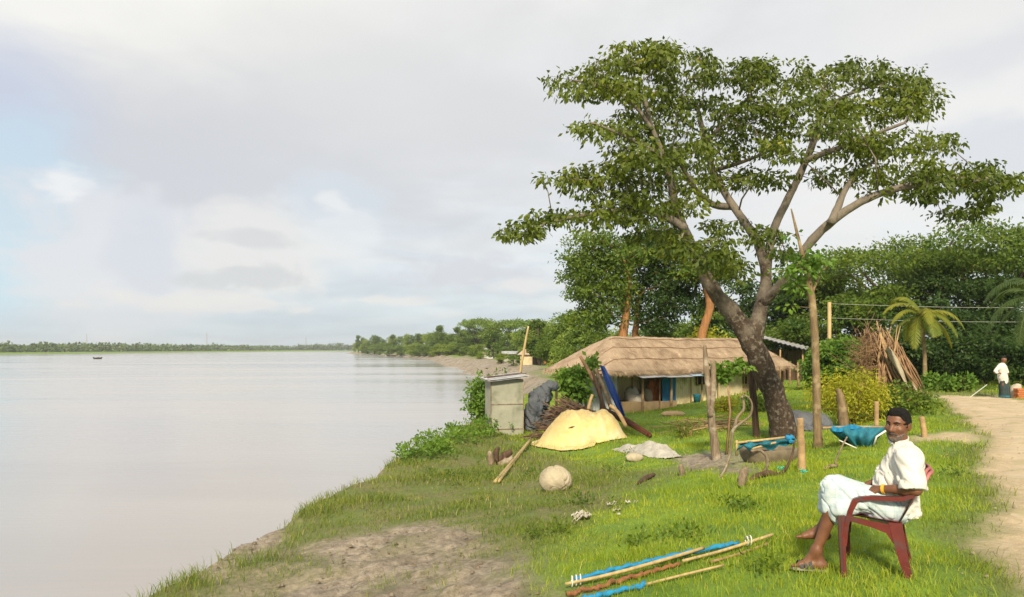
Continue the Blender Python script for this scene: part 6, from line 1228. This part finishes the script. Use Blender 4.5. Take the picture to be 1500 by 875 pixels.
put(spot(250, 40, 330, 140, .7, 1.3), .95, (.95, .93, .87)); put(spot(190, 235, 330, 95, .7, 1.3), .95, (.61, .62, .66)); put(spot(560, 170, 330, 120, .8, 1.3), .7, (.66, .66, .665)); put(spot(-10, 150, 90, 70, .7, 1.2), .8, (.56, .61, .74))
put(spot(-20, 320, 120, 120, .4, 1.6, bil), .7, (.56, .72, .82)); put(spot(-60, 395, 110, 60, .4, 2, bil), .7, (.55, .74, .84)); put(spot(165, 385, 130, 80, .30, 2.4, bil), .9, (.74, .74, .765)); put(spot(215, 375, 40, 55, .5, 2.4, bil), .6, (.63, .66, .73)); put(spot(95, 272, 28, 16, .5, 3, bil2), .8, (.88, .87, .86))
put(spot(385, 370, 95, 62, .30, 2.4, bil), .9, (.79, .775, .75)); put(spot(370, 350, 50, 12, .5, 3., bil2), .8, (.65, .65, .66)); put(spot(365, 405, 85, 17, .4, 3., bil2), .85, (.63, .635, .645))
put(spot(500, 300, 70, 45, .4, 2.2, bil), .55, (.66, .73, .79)); put(spot(485, 295, 22, 14, .5, 3., bil2), .7, (.84, .84, .83)); put(spot(505, 350, 50, 40, .4, 2.5, bil2), .5, (.80, .81, .81))
put(spot(300, 445, 130, 14, .35, 2.6, bil2), .75, (.79, .765, .74)); put(spot(560, 440, 60, 7, .5, 3., bil2), .6, (.82, .79, .74)); put(spot(690, 405, 95, 26, .5, 3., bil2), .75, (.63, .635, .68)); put(spot(760, 418, 60, 10, .5, 3., bil2), .7, (.80, .77, .75)); put(spot(300, 475, 500, 16, .6, 1.2, strk), .35, (.54, .62, .70))
put(spot(1400, 170, 200, 140, .7, 1.6), .85, (.88, .865, .83)); put(spot(1470, 240, 90, 55, .35, 2., bil), .75, (.68, .70, .74)); put(spot(1450, 75, 90, 30, .6, 2.5, bil), .6, (.70, .70, .73)); put(spot(1180, 330, 120, 60, .7, 1.5), .6, (.86, .83, .79))
bg1 = N(t, 'ShaderNodeBackground', i_Strength=.08); t.links.new(sky.outputs[0], bg1.inputs[0]); bg2 = N(t, 'ShaderNodeBackground', i_Strength=.84); t.links.new(col, bg2.inputs[0]); mx = N(t, 'ShaderNodeMixShader', i_Fac=.90); t.links.new(bg1.outputs[0], mx.inputs[1]); t.links.new(bg2.outputs[0], mx.inputs[2]); t.links.new(mx.outputs[0], N(t, 'ShaderNodeOutputWorld').inputs[0])
W.cycles.sampling_method = 'MANUAL'; W.cycles.sample_map_resolution = 512
HAZE = True
if HAZE:
    hm = bpy.data.materials.new('river_haze'); t = nt(hm); pv_ = N(t, 'ShaderNodeVolumePrincipled'); pv_.inputs['Color'].default_value = (.80, .87, .95, 1); pv_.inputs['Density'].default_value = .00022; pv_.inputs['Anisotropy'].default_value = 0.; t.links.new(pv_.outputs[0], N(t, 'ShaderNodeOutputMaterial').inputs['Volume'])
    b = MB(); b.box((0, 1260, 15), (5040, 2720, 39.2)); tag(b.build('haze', hm), 'thin river haze', kind='stuff')
cam = bpy.data.cameras.new('camera'); cam.sensor_width = 36; cam.lens = 36*F/1500; cam.shift_y = (HV-437.5)/1500; cam.clip_end = 12000; cam.clip_start = .1
co = bpy.data.objects.new('camera', cam); COL.objects.link(co); co.location = (0, 0, CZ); co.rotation_euler = (R(90), 0, 0); S.camera = co
S.view_settings.view_transform = 'Standard'; S.view_settings.look = 'None'; S.view_settings.exposure = .40; S.view_settings.gamma = 1
try: S.cycles.max_bounces = 6; S.cycles.transparent_max_bounces = 8; S.cycles.volume_bounces = 0
except Exception: pass
